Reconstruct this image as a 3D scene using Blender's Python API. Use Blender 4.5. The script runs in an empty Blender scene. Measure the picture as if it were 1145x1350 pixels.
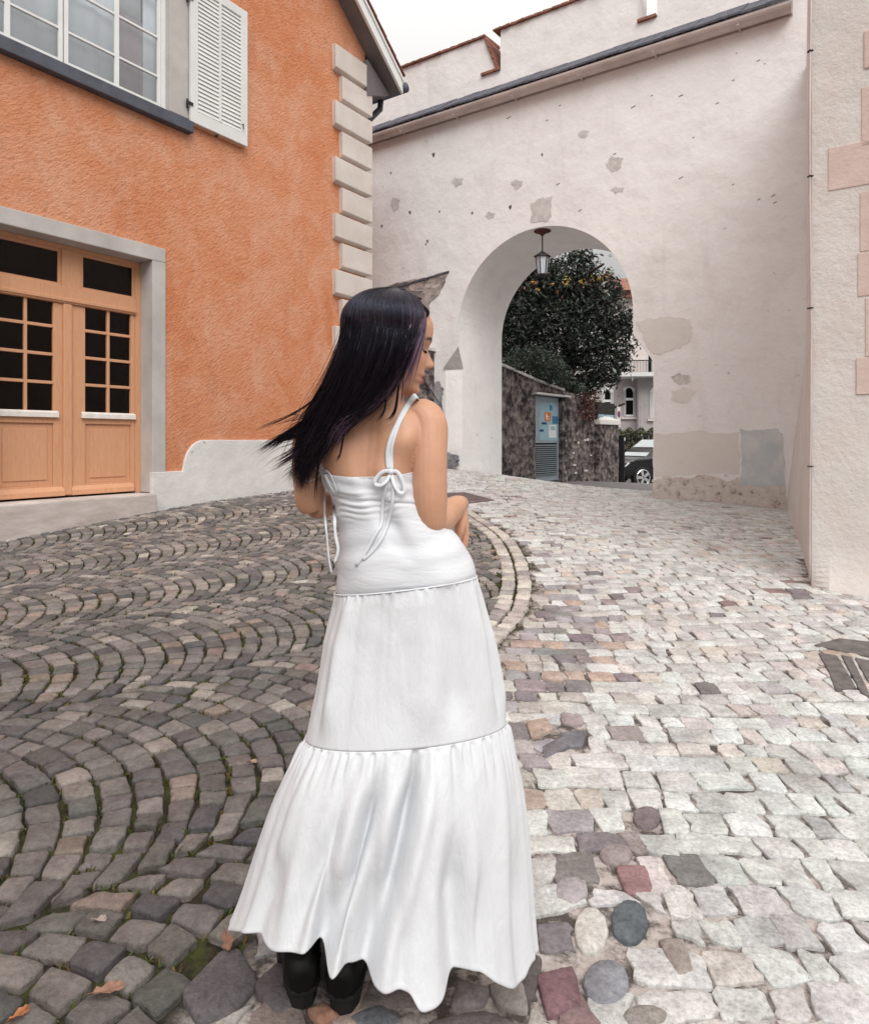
import bpy, bmesh, math, random
import numpy as np
from mathutils import Vector, Matrix
from mathutils.bvhtree import BVHTree
random.seed(7); rng = np.random.default_rng(7)
R = math.radians
E = 1.29                      # eye height above the ground where the woman stands
FL, CX0, HY = 900.0, 572.5, 580.0   # survey constants of the photograph (focal, axis, horizon)
scene = bpy.context.scene
col = scene.collection

# ------------------------------------------------------------------ helpers
def W(px, py, Y):
    return Vector(((px-CX0)/FL*Y, Y, (HY-py)/FL*Y+E))

def link(o, parent=None):
    col.objects.link(o)
    if parent is not None: o.parent = parent
    return o

def empty(name, label, cat, group=None, loc=(0,0,0)):
    o = bpy.data.objects.new(name, None); link(o)
    o.location = loc; o.empty_display_size = .2
    return tag(o, label, cat, group)

def tag(o, label=None, cat=None, group=None, kind=None):
    if label: o['label'] = label
    if cat: o['category'] = cat
    if group: o['group'] = group
    if kind: o['kind'] = kind
    return o

def mk(name, verts, faces, mat, parent=None, smooth=False):
    me = bpy.data.meshes.new(name)
    me.from_pydata([tuple(v) for v in verts], [], [tuple(f) for f in faces])
    me.update()
    return mkm(name, me, mat, parent, smooth)

def mkm(name, me, mat, parent=None, smooth=False):
    for m in (mat if isinstance(mat, (list, tuple)) else [mat]): me.materials.append(m)
    if smooth:
        me.polygons.foreach_set('use_smooth', [True]*len(me.polygons))
    o = bpy.data.objects.new(name, me)
    link(o, parent)
    if parent is not None and parent.location.length > 0:
        o.matrix_parent_inverse = Matrix.Translation(parent.location).inverted()
    return o

class MB:
    """collects shapes into one mesh"""
    def __init__(s): s.v=[]; s.f=[]
    def add(s, vs, fs):
        b=len(s.v); s.v += [tuple(v) for v in vs]; s.f += [tuple(i+b for i in f) for f in fs]
    def hexa(s, p):       # 8 points: bottom 4 ccw, top 4
        s.add(p, [(3,2,1,0),(4,5,6,7),(0,1,5,4),(1,2,6,5),(2,3,7,6),(3,0,4,7)])
    def box(s, fr, a0,a1,b0,b1,c0,c1):   # fr maps (a,b,c) to world
        s.hexa([fr(a0,b0,c0),fr(a1,b0,c0),fr(a1,b1,c0),fr(a0,b1,c0),fr(a0,b0,c1),fr(a1,b0,c1),fr(a1,b1,c1),fr(a0,b1,c1)])
    def prism(s, pts, d):  # polygon of world points extruded by vector d
        n=len(pts); d=Vector(d); vs=[Vector(p) for p in pts]; vs += [p+d for p in vs]
        fs=[tuple(range(n))[::-1], tuple(range(n,2*n))]+[(i,(i+1)%n,n+(i+1)%n,n+i) for i in range(n)]
        s.add(vs, fs)
    def tube(s, pts, rad, n=8, cap=True, flat=1.0, up=None):
        pts=[Vector(p) for p in pts]; k=len(pts)
        if not hasattr(rad,'__len__'): rad=[rad]*k
        prev=None; vs=[]
        for i,p in enumerate(pts):
            t=(pts[min(i+1,k-1)]-pts[max(i-1,0)]).normalized()
            if prev is None:
                a=Vector(up) if up else (Vector((0,0,1)) if abs(t.z)<.9 else Vector((1,0,0)))
            else: a=prev
            x=(a-t*a.dot(t)).normalized(); prev=x; y=t.cross(x)
            for j in range(n):
                w=2*math.pi*j/n
                vs.append(p+x*(math.cos(w)*rad[i]*flat)+y*(math.sin(w)*rad[i]))
        fs=[]
        for i in range(k-1):
            for j in range(n):
                a=i*n+j; b=i*n+(j+1)%n
                fs.append((a,b,b+n,a+n))
        if cap:
            fs.append(tuple(range(n))[::-1]); fs.append(tuple(range((k-1)*n,k*n)))
        s.add(vs,fs)
    def lathe(s, c, prof, n=16, axis=None):
        c=Vector(c); m=len(prof); vs=[]
        for r,z in prof:
            for j in range(n):
                w=2*math.pi*j/n; vs.append(c+Vector((r*math.cos(w), r*math.sin(w), z)))
        fs=[(i*n+j,i*n+(j+1)%n,(i+1)*n+(j+1)%n,(i+1)*n+j) for i in range(m-1) for j in range(n)]
        fs.append(tuple(range(n))[::-1]); fs.append(tuple(range((m-1)*n,m*n)))
        s.add(vs,fs)
    def build(s, name, mat, parent=None, smooth=False, bevel=0, seg=2):
        me=bpy.data.meshes.new(name); me.from_pydata(s.v,[],s.f); me.update()
        if bevel:
            bm=bmesh.new(); bm.from_mesh(me)
            bmesh.ops.recalc_face_normals(bm, faces=bm.faces)
            es=[e for e in bm.edges if len(e.link_faces)==2 and e.calc_face_angle(0)>R(25)]
            bmesh.ops.bevel(bm, geom=es, offset=bevel, segments=seg, affect='EDGES', profile=.6, clamp_overlap=True)
            bm.to_mesh(me); bm.free()
        else:
            bm=bmesh.new(); bm.from_mesh(me); bmesh.ops.recalc_face_normals(bm, faces=bm.faces); bm.to_mesh(me); bm.free()
        return mkm(name, me, mat, parent, smooth)

def cr(pts, n):
    """Catmull-Rom through points (tuples of any length), n samples"""
    P=np.array(pts,float); k=len(P)
    P=np.vstack([2*P[0]-P[1],P,2*P[-1]-P[-2]])
    out=[]
    for q in np.linspace(0,k-1,n):
        i=min(int(q),k-2); t=q-i
        a,b,c,d=P[i:i+4]
        out.append(.5*((2*b)+(c-a)*t+(2*a-5*b+4*c-d)*t*t+(-a+3*b-3*c+d)*t**3))
    return np.array(out)

# ------------------------------------------------------------------ materials
class NT:
    def __init__(s, name):
        s.m=bpy.data.materials.new(name); s.m.use_nodes=True; s.t=s.m.node_tree; s.n=s.t.nodes; s.l=s.t.links
        s.b=s.n['Principled BSDF']
    def node(s, typ, **k):
        o=s.n.new(typ)
        for a,b in k.items(): setattr(o,a,b)
        return o
    def tc(s, scale=(1,1,1), rot=(0,0,0), kind='Object'):
        t=s.node('ShaderNodeTexCoord'); m=s.node('ShaderNodeMapping')
        m.inputs['Scale'].default_value=scale; m.inputs['Rotation'].default_value=rot
        s.l.new(t.outputs[kind], m.inputs['Vector']); return m.outputs[0]
    def noise(s, scale, detail=6, rough=.6, vec=None, dist=0.):
        o=s.node('ShaderNodeTexNoise'); o.inputs['Scale'].default_value=scale; o.inputs['Detail'].default_value=detail
        o.inputs['Roughness'].default_value=rough; o.inputs['Distortion'].default_value=dist
        s.l.new(vec if vec else s.tc(), o.inputs['Vector']); return o.outputs['Fac']
    def ramp(s, fac, stops, interp='LINEAR'):
        o=s.node('ShaderNodeValToRGB'); o.color_ramp.interpolation=interp; e=o.color_ramp.elements
        while len(e)<len(stops): e.new(.5)
        for i,(p,c) in enumerate(stops):
            e[i].position=p; e[i].color=(*c,1) if len(c)==3 else c
        s.l.new(fac,o.inputs[0]); return o.outputs[0]
    def mix(s, fac, a, b, mode='MIX'):
        o=s.node('ShaderNodeMix', data_type='RGBA', blend_type=mode)
        for sock,v in ((o.inputs[0],fac),(o.inputs[6],a),(o.inputs[7],b)):
            if hasattr(v,'default_value'): s.l.new(v,sock)
            elif isinstance(v,(int,float)): sock.default_value=v
            else: sock.default_value=(*v,1)
        return o.outputs[2]
    def math(s, op, a, b=None):
        o=s.node('ShaderNodeMath', operation=op)
        for i,v in enumerate((a,b)):
            if v is None: continue
            if hasattr(v,'default_value'): s.l.new(v,o.inputs[i])
            else: o.inputs[i].default_value=v
        return o.outputs[0]
    def attr(s, name='Col'):
        o=s.node('ShaderNodeVertexColor'); o.layer_name=name; return o.outputs[0]
    def bump(s, h, strength=.3, dist=.01, prev=None):
        o=s.node('ShaderNodeBump'); o.inputs['Strength'].default_value=strength; o.inputs['Distance'].default_value=dist
        s.l.new(h,o.inputs['Height'])
        if prev: s.l.new(prev,o.inputs['Normal'])
        return o.outputs[0]
    def out(s, color=None, rough=.8, normal=None, spec=.3, metal=0., **k):
        b=s.b
        if color is not None:
            if hasattr(color,'default_value'): s.l.new(color,b.inputs['Base Color'])
            else: b.inputs['Base Color'].default_value=(*color,1)
        if hasattr(rough,'default_value'): s.l.new(rough,b.inputs['Roughness'])
        else: b.inputs['Roughness'].default_value=rough
        b.inputs['Specular IOR Level'].default_value=spec
        b.inputs['Metallic'].default_value=metal
        if normal: s.l.new(normal,b.inputs['Normal'])
        for q,v in k.items(): b.inputs[q.replace('_',' ')].default_value=v
        return s.m

def simple(name, c, rough=.6, var=.15, scale=8, bump=.15, bscale=60, spec=.3, metal=0., dist=.004):
    t=NT(name); v=t.tc()
    f=t.noise(scale,5,.6,v)
    lo=tuple(x*(1-var) for x in c); hi=tuple(min(1,x*(1+var)) for x in c)
    colr=t.ramp(f,[(.3,lo),(.7,hi)])
    nb=t.bump(t.noise(bscale,4,.6,v),bump,dist) if bump else None
    return t.out(colr,rough,nb,spec,metal)

M={}
def mats():
    # orange roughcast
    t=NT('orange_roughcast'); v=t.tc()
    big=t.noise(.55,4,.6,v); mid=t.noise(7,5,.7,v)
    c=t.ramp(big,[(.3,(.58,.20,.085)),(.5,(.64,.25,.125)),(.72,(.68,.32,.19))])
    c=t.mix(t.ramp(mid,[(.35,(0,0,0)),(.75,(.40,.40,.40))]),c,(.74,.38,.23))
    c=t.mix(t.ramp(t.noise(1.5,7,.7,v,.6),[(.44,(0,0,0)),(.68,(.75,.75,.75))]),c,(.73,.42,.29))
    c=t.mix(t.ramp(t.noise(2.6,6,.7,t.tc((1,1,.25)),.3),[(.52,(0,0,0)),(.72,(.35,.35,.35))]),c,(.46,.17,.08))
    vs=t.tc((1,1,1.0),(0,.95,.0)); vs2=t.node('ShaderNodeMapping'); vs2.inputs['Scale'].default_value=(.45,.45,1.5); t.l.new(vs,vs2.inputs['Vector']); st=t.noise(30,7,.66,vs2.outputs[0],.35)
    v2=t.node('ShaderNodeTexVoronoi'); v2.inputs['Scale'].default_value=46; t.l.new(v,v2.inputs['Vector'])
    n=t.bump(st,.9,.030); n=t.bump(v2.outputs['Distance'],.25,.008,n); n=t.bump(t.noise(110,4,.7,v),.4,.006,n)
    c=t.mix(t.ramp(st,[(.34,(.38,.38,.38)),(.46,(0,0,0))]),c,(.40,.13,.06))
    M['orange']=t.out(c,.9,n,.15)
    # white plaster of the gate wall: lime wash with worn spots
    def plaster(name, a, b, worn, bump=.35, scale=14):
        t=NT(name); v=t.tc()
        c=t.ramp(t.noise(.8,6,.65,v),[(.3,a),(.7,b)])
        c=t.mix(t.ramp(t.noise(2.4,9,.74,v,.4),[(.48,(0,0,0)),(.66,(.42,.42,.42))]),c,worn)
        c=t.mix(t.ramp(t.noise(1.4,8,.72,t.tc((1.3,1.3,.35)),.5),[(.54,(0,0,0)),(.72,(.38,.38,.38))]),c,tuple(q*.86 for q in worn))
        sp=t.noise(5.5,3,.5,t.tc((1,1,1.6)),.3); sp2=t.noise(1.1,2,.5,v)
        k=t.math('MULTIPLY',t.ramp(sp,[(.70,(0,0,0)),(.735,(.7,.7,.7))]),t.ramp(sp2,[(.45,(0,0,0)),(.6,(1,1,1))]))
        c=t.mix(k,c,tuple(x*.62 for x in worn))
        h=t.noise(scale,8,.68,v); h2=t.noise(2.2,4,.5,v)
        n=t.bump(h2,.6,.05); n=t.bump(h,bump,.02,n)
        n=t.bump(t.noise(90,3,.6,v),.25,.004,n)
        return t.out(c,.92,n,.12)
    M['lime']=plaster('lime_plaster',(.80,.792,.788),(.86,.85,.845),(.72,.69,.675))
    M['cream']=plaster('cream_plaster',(.62,.585,.56),(.71,.675,.65),(.62,.50,.45),.6,22)
    M['vault']=plaster('vault_plaster',(.60,.52,.49),(.70,.63,.60),(.50,.38,.34),.4,18)
    # stones with per stone colour
    def stone(name, amp, spec, rough, gr=55):
        t=NT(name); v=t.tc(); a=t.attr()
        f=t.noise(gr,6,.7,v); g=t.noise(9,6,.65,v)
        c=t.mix(1.0,a,t.ramp(f,[(.25,(.55,.55,.55)),(.5,(1,1,1)),(.78,(1.4,1.38,1.35))]),'MULTIPLY')
        c=t.mix(1.0,c,t.ramp(g,[(.28,(.66,.64,.64)),(.62,(1.15,1.15,1.14))]),'MULTIPLY')
        sp=t.noise(240,2,.5,v)
        c=t.mix(t.ramp(sp,[(.68,(0,0,0)),(.78,(.35,.35,.35))]),c,(.6,.58,.55))
        pit=t.noise(120,4,.6,v)
        c=t.mix(t.ramp(pit,[(.28,(.6,.6,.6)),(.36,(0,0,0))]),c,(.06,.055,.05))
        n=t.bump(t.noise(22,8,.72,v),amp,.03); n=t.bump(t.noise(120,5,.7,v),.6,.006,n)
        return t.out(c,rough,n,spec)
    M['cobble']=stone('basalt_cobble',.62,.35,.62)
    M['flag']=stone('pale_cobble',.38,.25,.75,70)
    # joints: soil on the left, mortar on the right
    t=NT('joint_soil'); v=t.tc(); z=t.attr('Zone')
    soil=t.ramp(t.noise(30,6,.7,v),[(.3,(.012,.010,.008)),(.6,(.040,.032,.022)),(.8,(.07,.06,.035))])
    mo=t.ramp(t.noise(7,6,.68,v),[(.46,(0,0,0)),(.60,(.9,.9,.9))])
    soil=t.mix(mo,soil,(.055,.060,.018))
    mort=t.ramp(t.noise(45,7,.7,v),[(.25,(.34,.29,.265)),(.55,(.48,.43,.40)),(.8,(.60,.55,.52))])
    mort=t.mix(t.ramp(t.noise(11,6,.7,v),[(.42,(0,0,0)),(.56,(.92,.92,.92))]),mort,(.06,.05,.045))
    c=t.mix(z,mort,soil)
    n=t.bump(t.noise(80,6,.7,v),.7,.012)
    M['joint']=t.out(c,.95,n,.15)
    M['asphalt']=simple('asphalt_grey',(.20,.185,.185),.9,.2,5,.4,120,.2)
    t=NT('moss_leaf'); M['moss']=t.out(t.attr(),.8,None,.2)
    M['white_stone']=plaster('plinth_stone',(.66,.65,.64),(.76,.75,.74),(.58,.54,.52),.25,30)
    t=NT('quoin_stone'); v=t.tc()
    c=t.ramp(t.noise(1.8,6,.65,v),[(.3,(.56,.50,.455)),(.7,(.70,.645,.60))])
    n=t.bump(t.noise(40,6,.7,v),.35,.006)
    M['quoin']=t.out(c,.9,n,.15)
    t=NT('surround_stone'); v=t.tc()
    c=t.ramp(t.noise(2.5,6,.65,v),[(.3,(.42,.395,.38)),(.7,(.55,.525,.505))])
    n=t.bump(t.noise(60,6,.7,v),.3,.005)
    M['surround']=t.out(c,.9,n,.15)
    t=NT('step_stone'); v=t.tc()
    c=t.ramp(t.noise(3,7,.68,t.tc((1,1,4))),[(.3,(.42,.36,.33)),(.7,(.62,.56,.53))])
    M['step']=t.out(c,.9,t.bump(t.noise(40,6,.7,v),.35,.006),.15)
    t=NT('varnished_wood'); v=t.tc((9,9,.7))
    g=t.noise(7,7,.6,v,1.2)
    c=t.ramp(g,[(.3,(.565,.285,.155)),(.52,(.625,.33,.19)),(.75,(.66,.37,.225))])
    M['wood']=t.out(c,.5,t.bump(g,.12,.003),.35)
    M['wood_pale']=simple('worn_paint',(.70,.66,.62),.7,.12,12,.1)
    M['white_paint']=simple('white_paint',(.76,.77,.76),.5,.05,4,.06,50,.4)
    M['shutter']=simple('shutter_paint',(.70,.71,.70),.55,.06,4,.06,60,.35)
    M['slate']=simple('slate_grey_paint',(.085,.09,.115),.55,.2,6,.15)
    M['soffit']=simple('grey_board_paint',(.16,.145,.15),.6,.1,5,.08)
    M['tile']=simple('clay_tile',(.26,.12,.085),.85,.35,9,.5,40,.2,0,.01)
    M['tile_grey']=simple('weathered_tile',(.10,.10,.125),.8,.4,9,.5,40,.25,0,.01)
    M['zinc']=simple('zinc_gutter',(.55,.48,.46),.5,.15,3,.08,20,.4,.25)
    M['iron']=simple('black_iron',(.018,.017,.018),.5,.3,8,.1)
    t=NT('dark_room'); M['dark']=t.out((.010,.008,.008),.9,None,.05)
    def glass(name, tint, tr):
        t=NT(name); b=t.b; tp=t.node('ShaderNodeBsdfTransparent'); tp.inputs[0].default_value=(*tint,1)
        gl=t.node('ShaderNodeBsdfGlossy'); gl.inputs['Roughness'].default_value=.03
        v=t.tc(); nb=t.bump(t.noise(1.6,2,.4,v),.12,.06)
        t.l.new(nb,gl.inputs['Normal'])
        lw=t.node('ShaderNodeLayerWeight'); lw.inputs[0].default_value=.5; f0=((tr-1)/(tr+1))**2*2
        fr=t.math('ADD',t.math('MULTIPLY',t.math('POWER',lw.outputs['Facing'],4.),1-f0),f0)
        mx=t.node('ShaderNodeMixShader'); t.l.new(fr,mx.inputs[0]); t.l.new(tp.outputs[0],mx.inputs[1]); t.l.new(gl.outputs[0],mx.inputs[2])
        t.l.new(mx.outputs[0],t.n['Material Output'].inputs[0]); return t.m
    M['glass']=glass('window_glass',(.92,.94,.95),1.75)
    M['glass_dark']=glass('door_glass',(.42,.36,.34),1.28)
    M['frost']=simple('lantern_glass',(.55,.60,.66),.25,.1,20,.05,50,.5)
    M['curtain_white']=simple('white_curtain',(.80,.83,.86),.9,.06,3,.1)  # white that stands in for sky reflected in the panes
    M['curtain_mauve']=simple('mauve_curtain',(.30,.22,.24),.9,.15,6,.1)
    # rubble wall beyond the gate
    t=NT('rubble_stone'); v=t.tc((1,1,1.5))
    vo=t.node('ShaderNodeTexVoronoi'); vo.inputs['Scale'].default_value=5.5; vo.inputs['Randomness'].default_value=.9
    nz=t.noise(3,4,.6,v); 
    t.l.new(t.mix(.16,v,t.node('ShaderNodeTexNoise').outputs['Color']),vo.inputs['Vector'])
    hs=t.node('ShaderNodeSeparateColor'); t.l.new(vo.outputs['Color'],hs.inputs[0])
    c=t.ramp(hs.outputs[0],[(0,(.035,.03,.034)),(.4,(.10,.085,.09)),(.7,(.17,.14,.135)),(1,(.26,.22,.20))])
    g=t.noise(2.2,7,.7,t.tc((1,1,.5)))
    c=t.mix(t.ramp(g,[(.42,(0,0,0)),(.6,(.85,.85,.85))]),c,(.022,.018,.02))
    c=t.mix(t.ramp(t.noise(5,6,.7,t.tc()),[(.46,(0,0,0)),(.66,(.75,.75,.75))]),c,(.40,.345,.325))
    n=t.bump(vo.outputs['Distance'],.8,.06); n=t.bump(t.noise(25,6,.7,v),.6,.02,n)
    M['rubble']=t.out(c,.95,n,.1)
    # exposed masonry in the gate wall
    t=NT('exposed_masonry'); v=t.tc((1,1,1.6)); vo=t.node('ShaderNodeTexVoronoi'); vo.inputs['Scale'].default_value=4.5; t.l.new(v,vo.inputs['Vector'])
    hs=t.node('ShaderNodeSeparateColor'); t.l.new(vo.outputs['Color'],hs.inputs[0])
    c=t.ramp(hs.outputs[0],[(0,(.22,.19,.185)),(.5,(.40,.34,.32)),(1,(.55,.48,.46))])
    c=t.mix(t.ramp(t.noise(6,7,.7,v),[(.48,(0,0,0)),(.68,(.8,.8,.8))]),c,(.10,.085,.09))
    n=t.bump(vo.outputs['Distance'],.7,.04); n=t.bump(t.noise(30,6,.7,v),.5,.015,n)
    M['masonry']=t.out(c,.95,n,.1)
    t=NT('blue_grey_stone'); v=t.tc(); c=t.ramp(t.noise(6,8,.75,v),[(.32,(.07,.075,.09)),(.5,(.28,.28,.30)),(.72,(.5,.47,.45))])
    M['bluestone']=t.out(c,.95,t.bump(t.noise(14,7,.7,v),.8,.04),.1)
    t=NT('patched_cement'); v=t.tc(); c=t.ramp(t.noise(4,8,.7,v),[(.3,(.62,.585,.55)),(.7,(.76,.735,.71))])
    M['cement']=t.out(t.mix(.55,c,(.72,.69,.66)),.95,t.bump(t.noise(20,7,.7,v),.4,.012),.1)
    t=NT('grey_cement'); v=t.tc(); c=t.ramp(t.noise(8,8,.75,v),[(.35,(.46,.44,.43)),(.65,(.66,.64,.625))])
    M['cement_grey']=t.out(c,.95,t.bump(t.noise(20,7,.7,v),.4,.012),.1)
    t=NT('grey_stop_stone'); v=t.tc(); c=t.ramp(t.noise(7,7,.7,v),[(.35,(.32,.30,.295)),(.65,(.48,.46,.45))]); M['stop']=t.out(c,.95,t.bump(t.noise(30,6,.7,v),.3,.01),.1)
    t=NT('blue_cement'); v=t.tc(); c=t.ramp(t.noise(3,8,.7,v),[(.3,(.44,.51,.545)),(.7,(.68,.69,.69))])
    M['cement_blue']=t.out(c,.95,t.bump(t.noise(20,7,.7,v),.4,.012),.1)
    t=NT('worn_base'); v=t.tc(); c=t.ramp(t.noise(9,8,.75,v),[(.30,(.10,.075,.065)),(.37,(.38,.31,.27)),(.45,(.62,.56,.52)),(.7,(.74,.70,.67))])
    M['base']=t.out(c,.95,t.bump(t.noise(18,7,.7,v),.8,.03),.1)
    t=NT('pink_sandstone'); v=t.tc(); c=t.ramp(t.noise(6,7,.7,t.tc((1,1,2))),[(.3,(.58,.44,.40)),(.7,(.66,.535,.49))])
    M['pink']=t.out(c,.92,t.bump(t.noise(30,6,.7,v),.5,.012),.12)
    # foliage with colour per leaf
    t=NT('leaf'); a=t.attr(); M['leaf']=t.out(a,.5,None,.4)
    M['bark']=simple('bark',(.05,.035,.028),.95,.4,6,.8,25,.1,0,.02)
    # people
    t=NT('skin'); v=t.tc(); a=t.attr()
    c=t.mix(1.0,a,t.ramp(t.noise(11,6,.65,v),[(.3,(.91,.86,.83)),(.7,(1.06,1.06,1.06))]),'MULTIPLY')
    c=t.mix(t.ramp(t.noise(95,3,.5,v),[(.70,(0,0,0)),(.76,(.35,.35,.35))]),c,(.34,.15,.09))
    n=t.bump(t.noise(300,4,.65,v),.16,.003); n=t.bump(t.noise(40,4,.6,v),.10,.004,n)
    M['skin']=t.out(c,.48,n,.35,Subsurface_Weight=.16,Subsurface_Scale=.02)
    t.b.inputs['Subsurface Radius'].default_value=(1,.35,.18)
    t=NT('hair_strands'); a=t.attr(); M['hair']=t.out(a,.27,None,.24); t.b.inputs['Specular Tint'].default_value=(.58,.72,1,1)
    t=NT('hair_mass'); M['hair_mass']=t.out((.004,.0035,.005),.7,None,.06)
    # linen skirt
    t=NT('white_linen'); v=t.tc()
    wv=t.node('ShaderNodeTexWave'); wv.inputs['Scale'].default_value=190; wv.bands_direction='Z'; wv.inputs['Distortion'].default_value=3; t.l.new(v,wv.inputs['Vector'])
    wx=t.node('ShaderNodeTexWave'); wx.inputs['Scale'].default_value=190; wx.bands_direction='X'; wx.inputs['Distortion'].default_value=3; t.l.new(v,wx.inputs['Vector'])
    n=t.bump(t.noise(24,6,.65,t.tc((1.2,1.2,.45)),.5),.32,.012)
    n=t.bump(wv.outputs['Fac'],.10,.0015,n); n=t.bump(wx.outputs['Fac'],.10,.0015,n)
    c=t.ramp(t.noise(180,3,.6,t.tc((1,1,.12))),[(.3,(.665,.685,.715)),(.7,(.695,.715,.742))])
    M['linen']=t.out(c,.85,n,.15)
    t=NT('white_satin'); v=t.tc()
    n=t.bump(t.noise(16,4,.55,t.tc((.8,1,3.2)),.5),.22,.01)
    M['satin']=t.out((.66,.68,.715),.5,n,.25)
    M['ribbon']=simple('white_ribbon',(.68,.705,.74),.6,.03,20,.1,120)
    t=NT('black_leather'); v=t.tc(); M['leather']=t.out((.004,.004,.004),.5,t.bump(t.noise(90,4,.6,v),.15,.002),.22)
    M['rubber']=simple('black_rubber',(.012,.012,.012),.7,.2,8,.1)
    # far things
    M['far_wall']=plaster('grey_render',(.40,.37,.37),(.50,.46,.45),(.36,.32,.31),.3,12)
    M['far_pale']=plaster('pale_render',(.62,.56,.54),(.72,.66,.63),(.52,.44,.41),.3,12)
    M['car_paint']=simple('black_car_paint',(.008,.008,.010),.18,.1,2,0,10,.6)
    M['chrome']=simple('bright_metal',(.75,.76,.78),.25,.05,4,0,10,.5,.8)
    M['lamp']=simple('headlight_glass',(.78,.80,.82),.15,.05,9,.05,40,.6)
    M['carglass']=simple('pale_windscreen',(.62,.68,.68),.08,.06,3,0,10,.8)  # pale colour stands for a white reflection on the car's glass
    M['metal_door']=simple('grey_steel_door',(.30,.36,.40),.55,.12,5,.08,40,.4,.1)
    M['louvre']=simple('grey_louvre',(.20,.235,.25),.55,.1,6,.08,40,.4,.2)
    M['drain']=simple('cast_iron_drain',(.20,.15,.155),.7,.2,9,.3,60,.3,.2)
    M['patch_dark']=simple('dark_slab_stone',(.14,.125,.12),.85,.4,14,.7,45,.2,0,.012)
    def flat(name,c,rough=.6): return simple(name,c,rough,.06,12,.03)
    M['orange_sticker']=flat('orange_sticker',(.62,.17,.02)); M['white_paper']=flat('white_paper',(.72,.74,.75))
    M['blue_paper']=flat('blue_paper',(.05,.18,.34)); M['cyan_paint']=flat('cyan_spray',(.30,.45,.51))
    M['navy_paint']=flat('navy_spray',(.02,.06,.16)); M['sign_red']=flat('sign_red',(.5,.03,.05)); M['sign_blue']=flat('sign_blue',(.06,.10,.35))
    M['rust']=simple('rusty_brown',(.09,.035,.028),.9,.4,9,.3)
mats()
# ------------------------------------------------------------------ the lie of the land (heights relative to the eye)
ctrl=np.array([(-.1,1.58,-1.29),(-3.48,8.4,-.86),(-4.44,6.98,-1.02),(-2.11,10.43,-.75),(.44,13.15,-.53),(3.5,11.1,-.92),
 (5.13,10,-1.02),(2.87,5.2,-1.10),(1.42,14.6,-.80),(1.9,12.2,-.78),(1.09,1.7,-1.33),(-1.8,2.9,-1.17),(.6,8.0,-.93),(-1.2,11.8,-.66),(.8,5.5,-1.10),(1.56,15.5,-.86),(4.6,19.5,-1.19),(4.4,12.9,-.98),(6.5,24,-1.62),(0,0,-1.36)])
def _plane(X,Y):
    Xc=np.clip(X,-6,6); Yc=np.clip(Y,-2,12.5)
    return -1.386-.030*Xc+.048*Yc-.052*np.maximum(np.clip(Y,None,60)-12.5,0)
_sg=2.6
def _k(d2): return np.exp(-d2/(2*_sg*_sg))
_d2=((ctrl[:,None,:2]-ctrl[None,:,:2])**2).sum(-1)
_w=np.linalg.solve(_k(_d2)+.02*np.eye(len(ctrl)),ctrl[:,2]-_plane(ctrl[:,0],ctrl[:,1]))
def gz(X,Y):
    X=np.asarray(X,float); Y=np.asarray(Y,float)
    d2=(X[...,None]-ctrl[:,0])**2+(Y[...,None]-ctrl[:,1])**2
    return _plane(X,Y)+(_k(d2)*_w).sum(-1)
def GZ(x,y): return float(gz(x,y))+E
def unproj(px,py):
    u=(px-CX0)/FL; v=(HY-py)/FL
    lo,hi=.6,40.
    Ys=np.linspace(.6,40,1500); d=Ys*v-gz(u*Ys,Ys)
    i=int(np.argmax(d<0)); 
    Y=Ys[i] if i else 40.
    if i:
        a,b=d[i-1],d[i]; Y=Ys[i-1]+(Ys[i]-Ys[i-1])*a/(a-b)
    return (u*Y,Y)

# frames
FD=Vector((.557,.8305,0)); FN=Vector((.8305,-.557,0)); F0=Vector((-3.48,8.4,0))      # the orange facade
def ff(s,n,z): return F0+FD*s+FN*n+Vector((0,0,z+E))
def fs(px,n=0.):
    u=(px-CX0)/FL; x0,y0=F0.x+FN.x*n,F0.y+FN.y*n
    return (u*y0-x0)/(FD.x-FD.y*u)
def fz(px,py,n=0.):
    s=fs(px,n); return (HY-py)/FL*(F0.y+FD.y*s+FN.y*n)
GW=Vector((-.8305,.557,0)); GP=Vector((.557,.8305,0)); G0=Vector((5.13,10,0))           # the gate wall
def gf(t,d,z): return G0+GW*t+GP*d+Vector((0,0,z+E))
def gt(px,d=0.):
    u=(px-CX0)/FL; x0,y0=G0.x+GP.x*d,G0.y+GP.y*d
    return (x0-u*y0)/(u*GW.y-GW.x)
def gzz(px,py,d=0.):
    t=gt(px,d); return (HY-py)/FL*(G0.y+GW.y*t+GP.y*d)

# ------------------------------------------------------------------ ground
bound_px=[(640,685),(670,705),(690,730),(700,760),(700,790),(690,815),(665,840),(648,870)]
bound=[(-1.0,12.0),(-.35,10.9),(.1,9.9),(.42,8.9)]+[unproj(*p) for p in bound_px]+[(.14,3.1),(-.12,2.45)]+[unproj(330,1230),unproj(285,1270),unproj(215,1350)]+[(-.72,1.0),(-.78,.3)]
bound=[tuple(p) for p in cr(bound,90)]
leftpoly=bound+[(-4.5,-.5),(-9,3),(-7.0,3.35)]+[tuple((F0+FD*s)[:2]) for s in (-5,-1.8,0,2,4.1)]
def inpoly(P,X,Y):
    P=np.asarray(P); x1,y1=P[:,0],P[:,1]; x2,y2=np.roll(x1,-1),np.roll(y1,-1); dy=np.where(y2==y1,1e-9,y2-y1)
    X=np.asarray(X,float)[...,None]; Y=np.asarray(Y,float)[...,None]
    return ((((y1>Y)!=(y2>Y))&(X<(x2-x1)*(Y-y1)/dy+x1)).sum(-1)%2)==1
_B=np.array(bound); _Bd=np.diff(_B,axis=0); _Bl=(_Bd**2).sum(1)+1e-12
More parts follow.
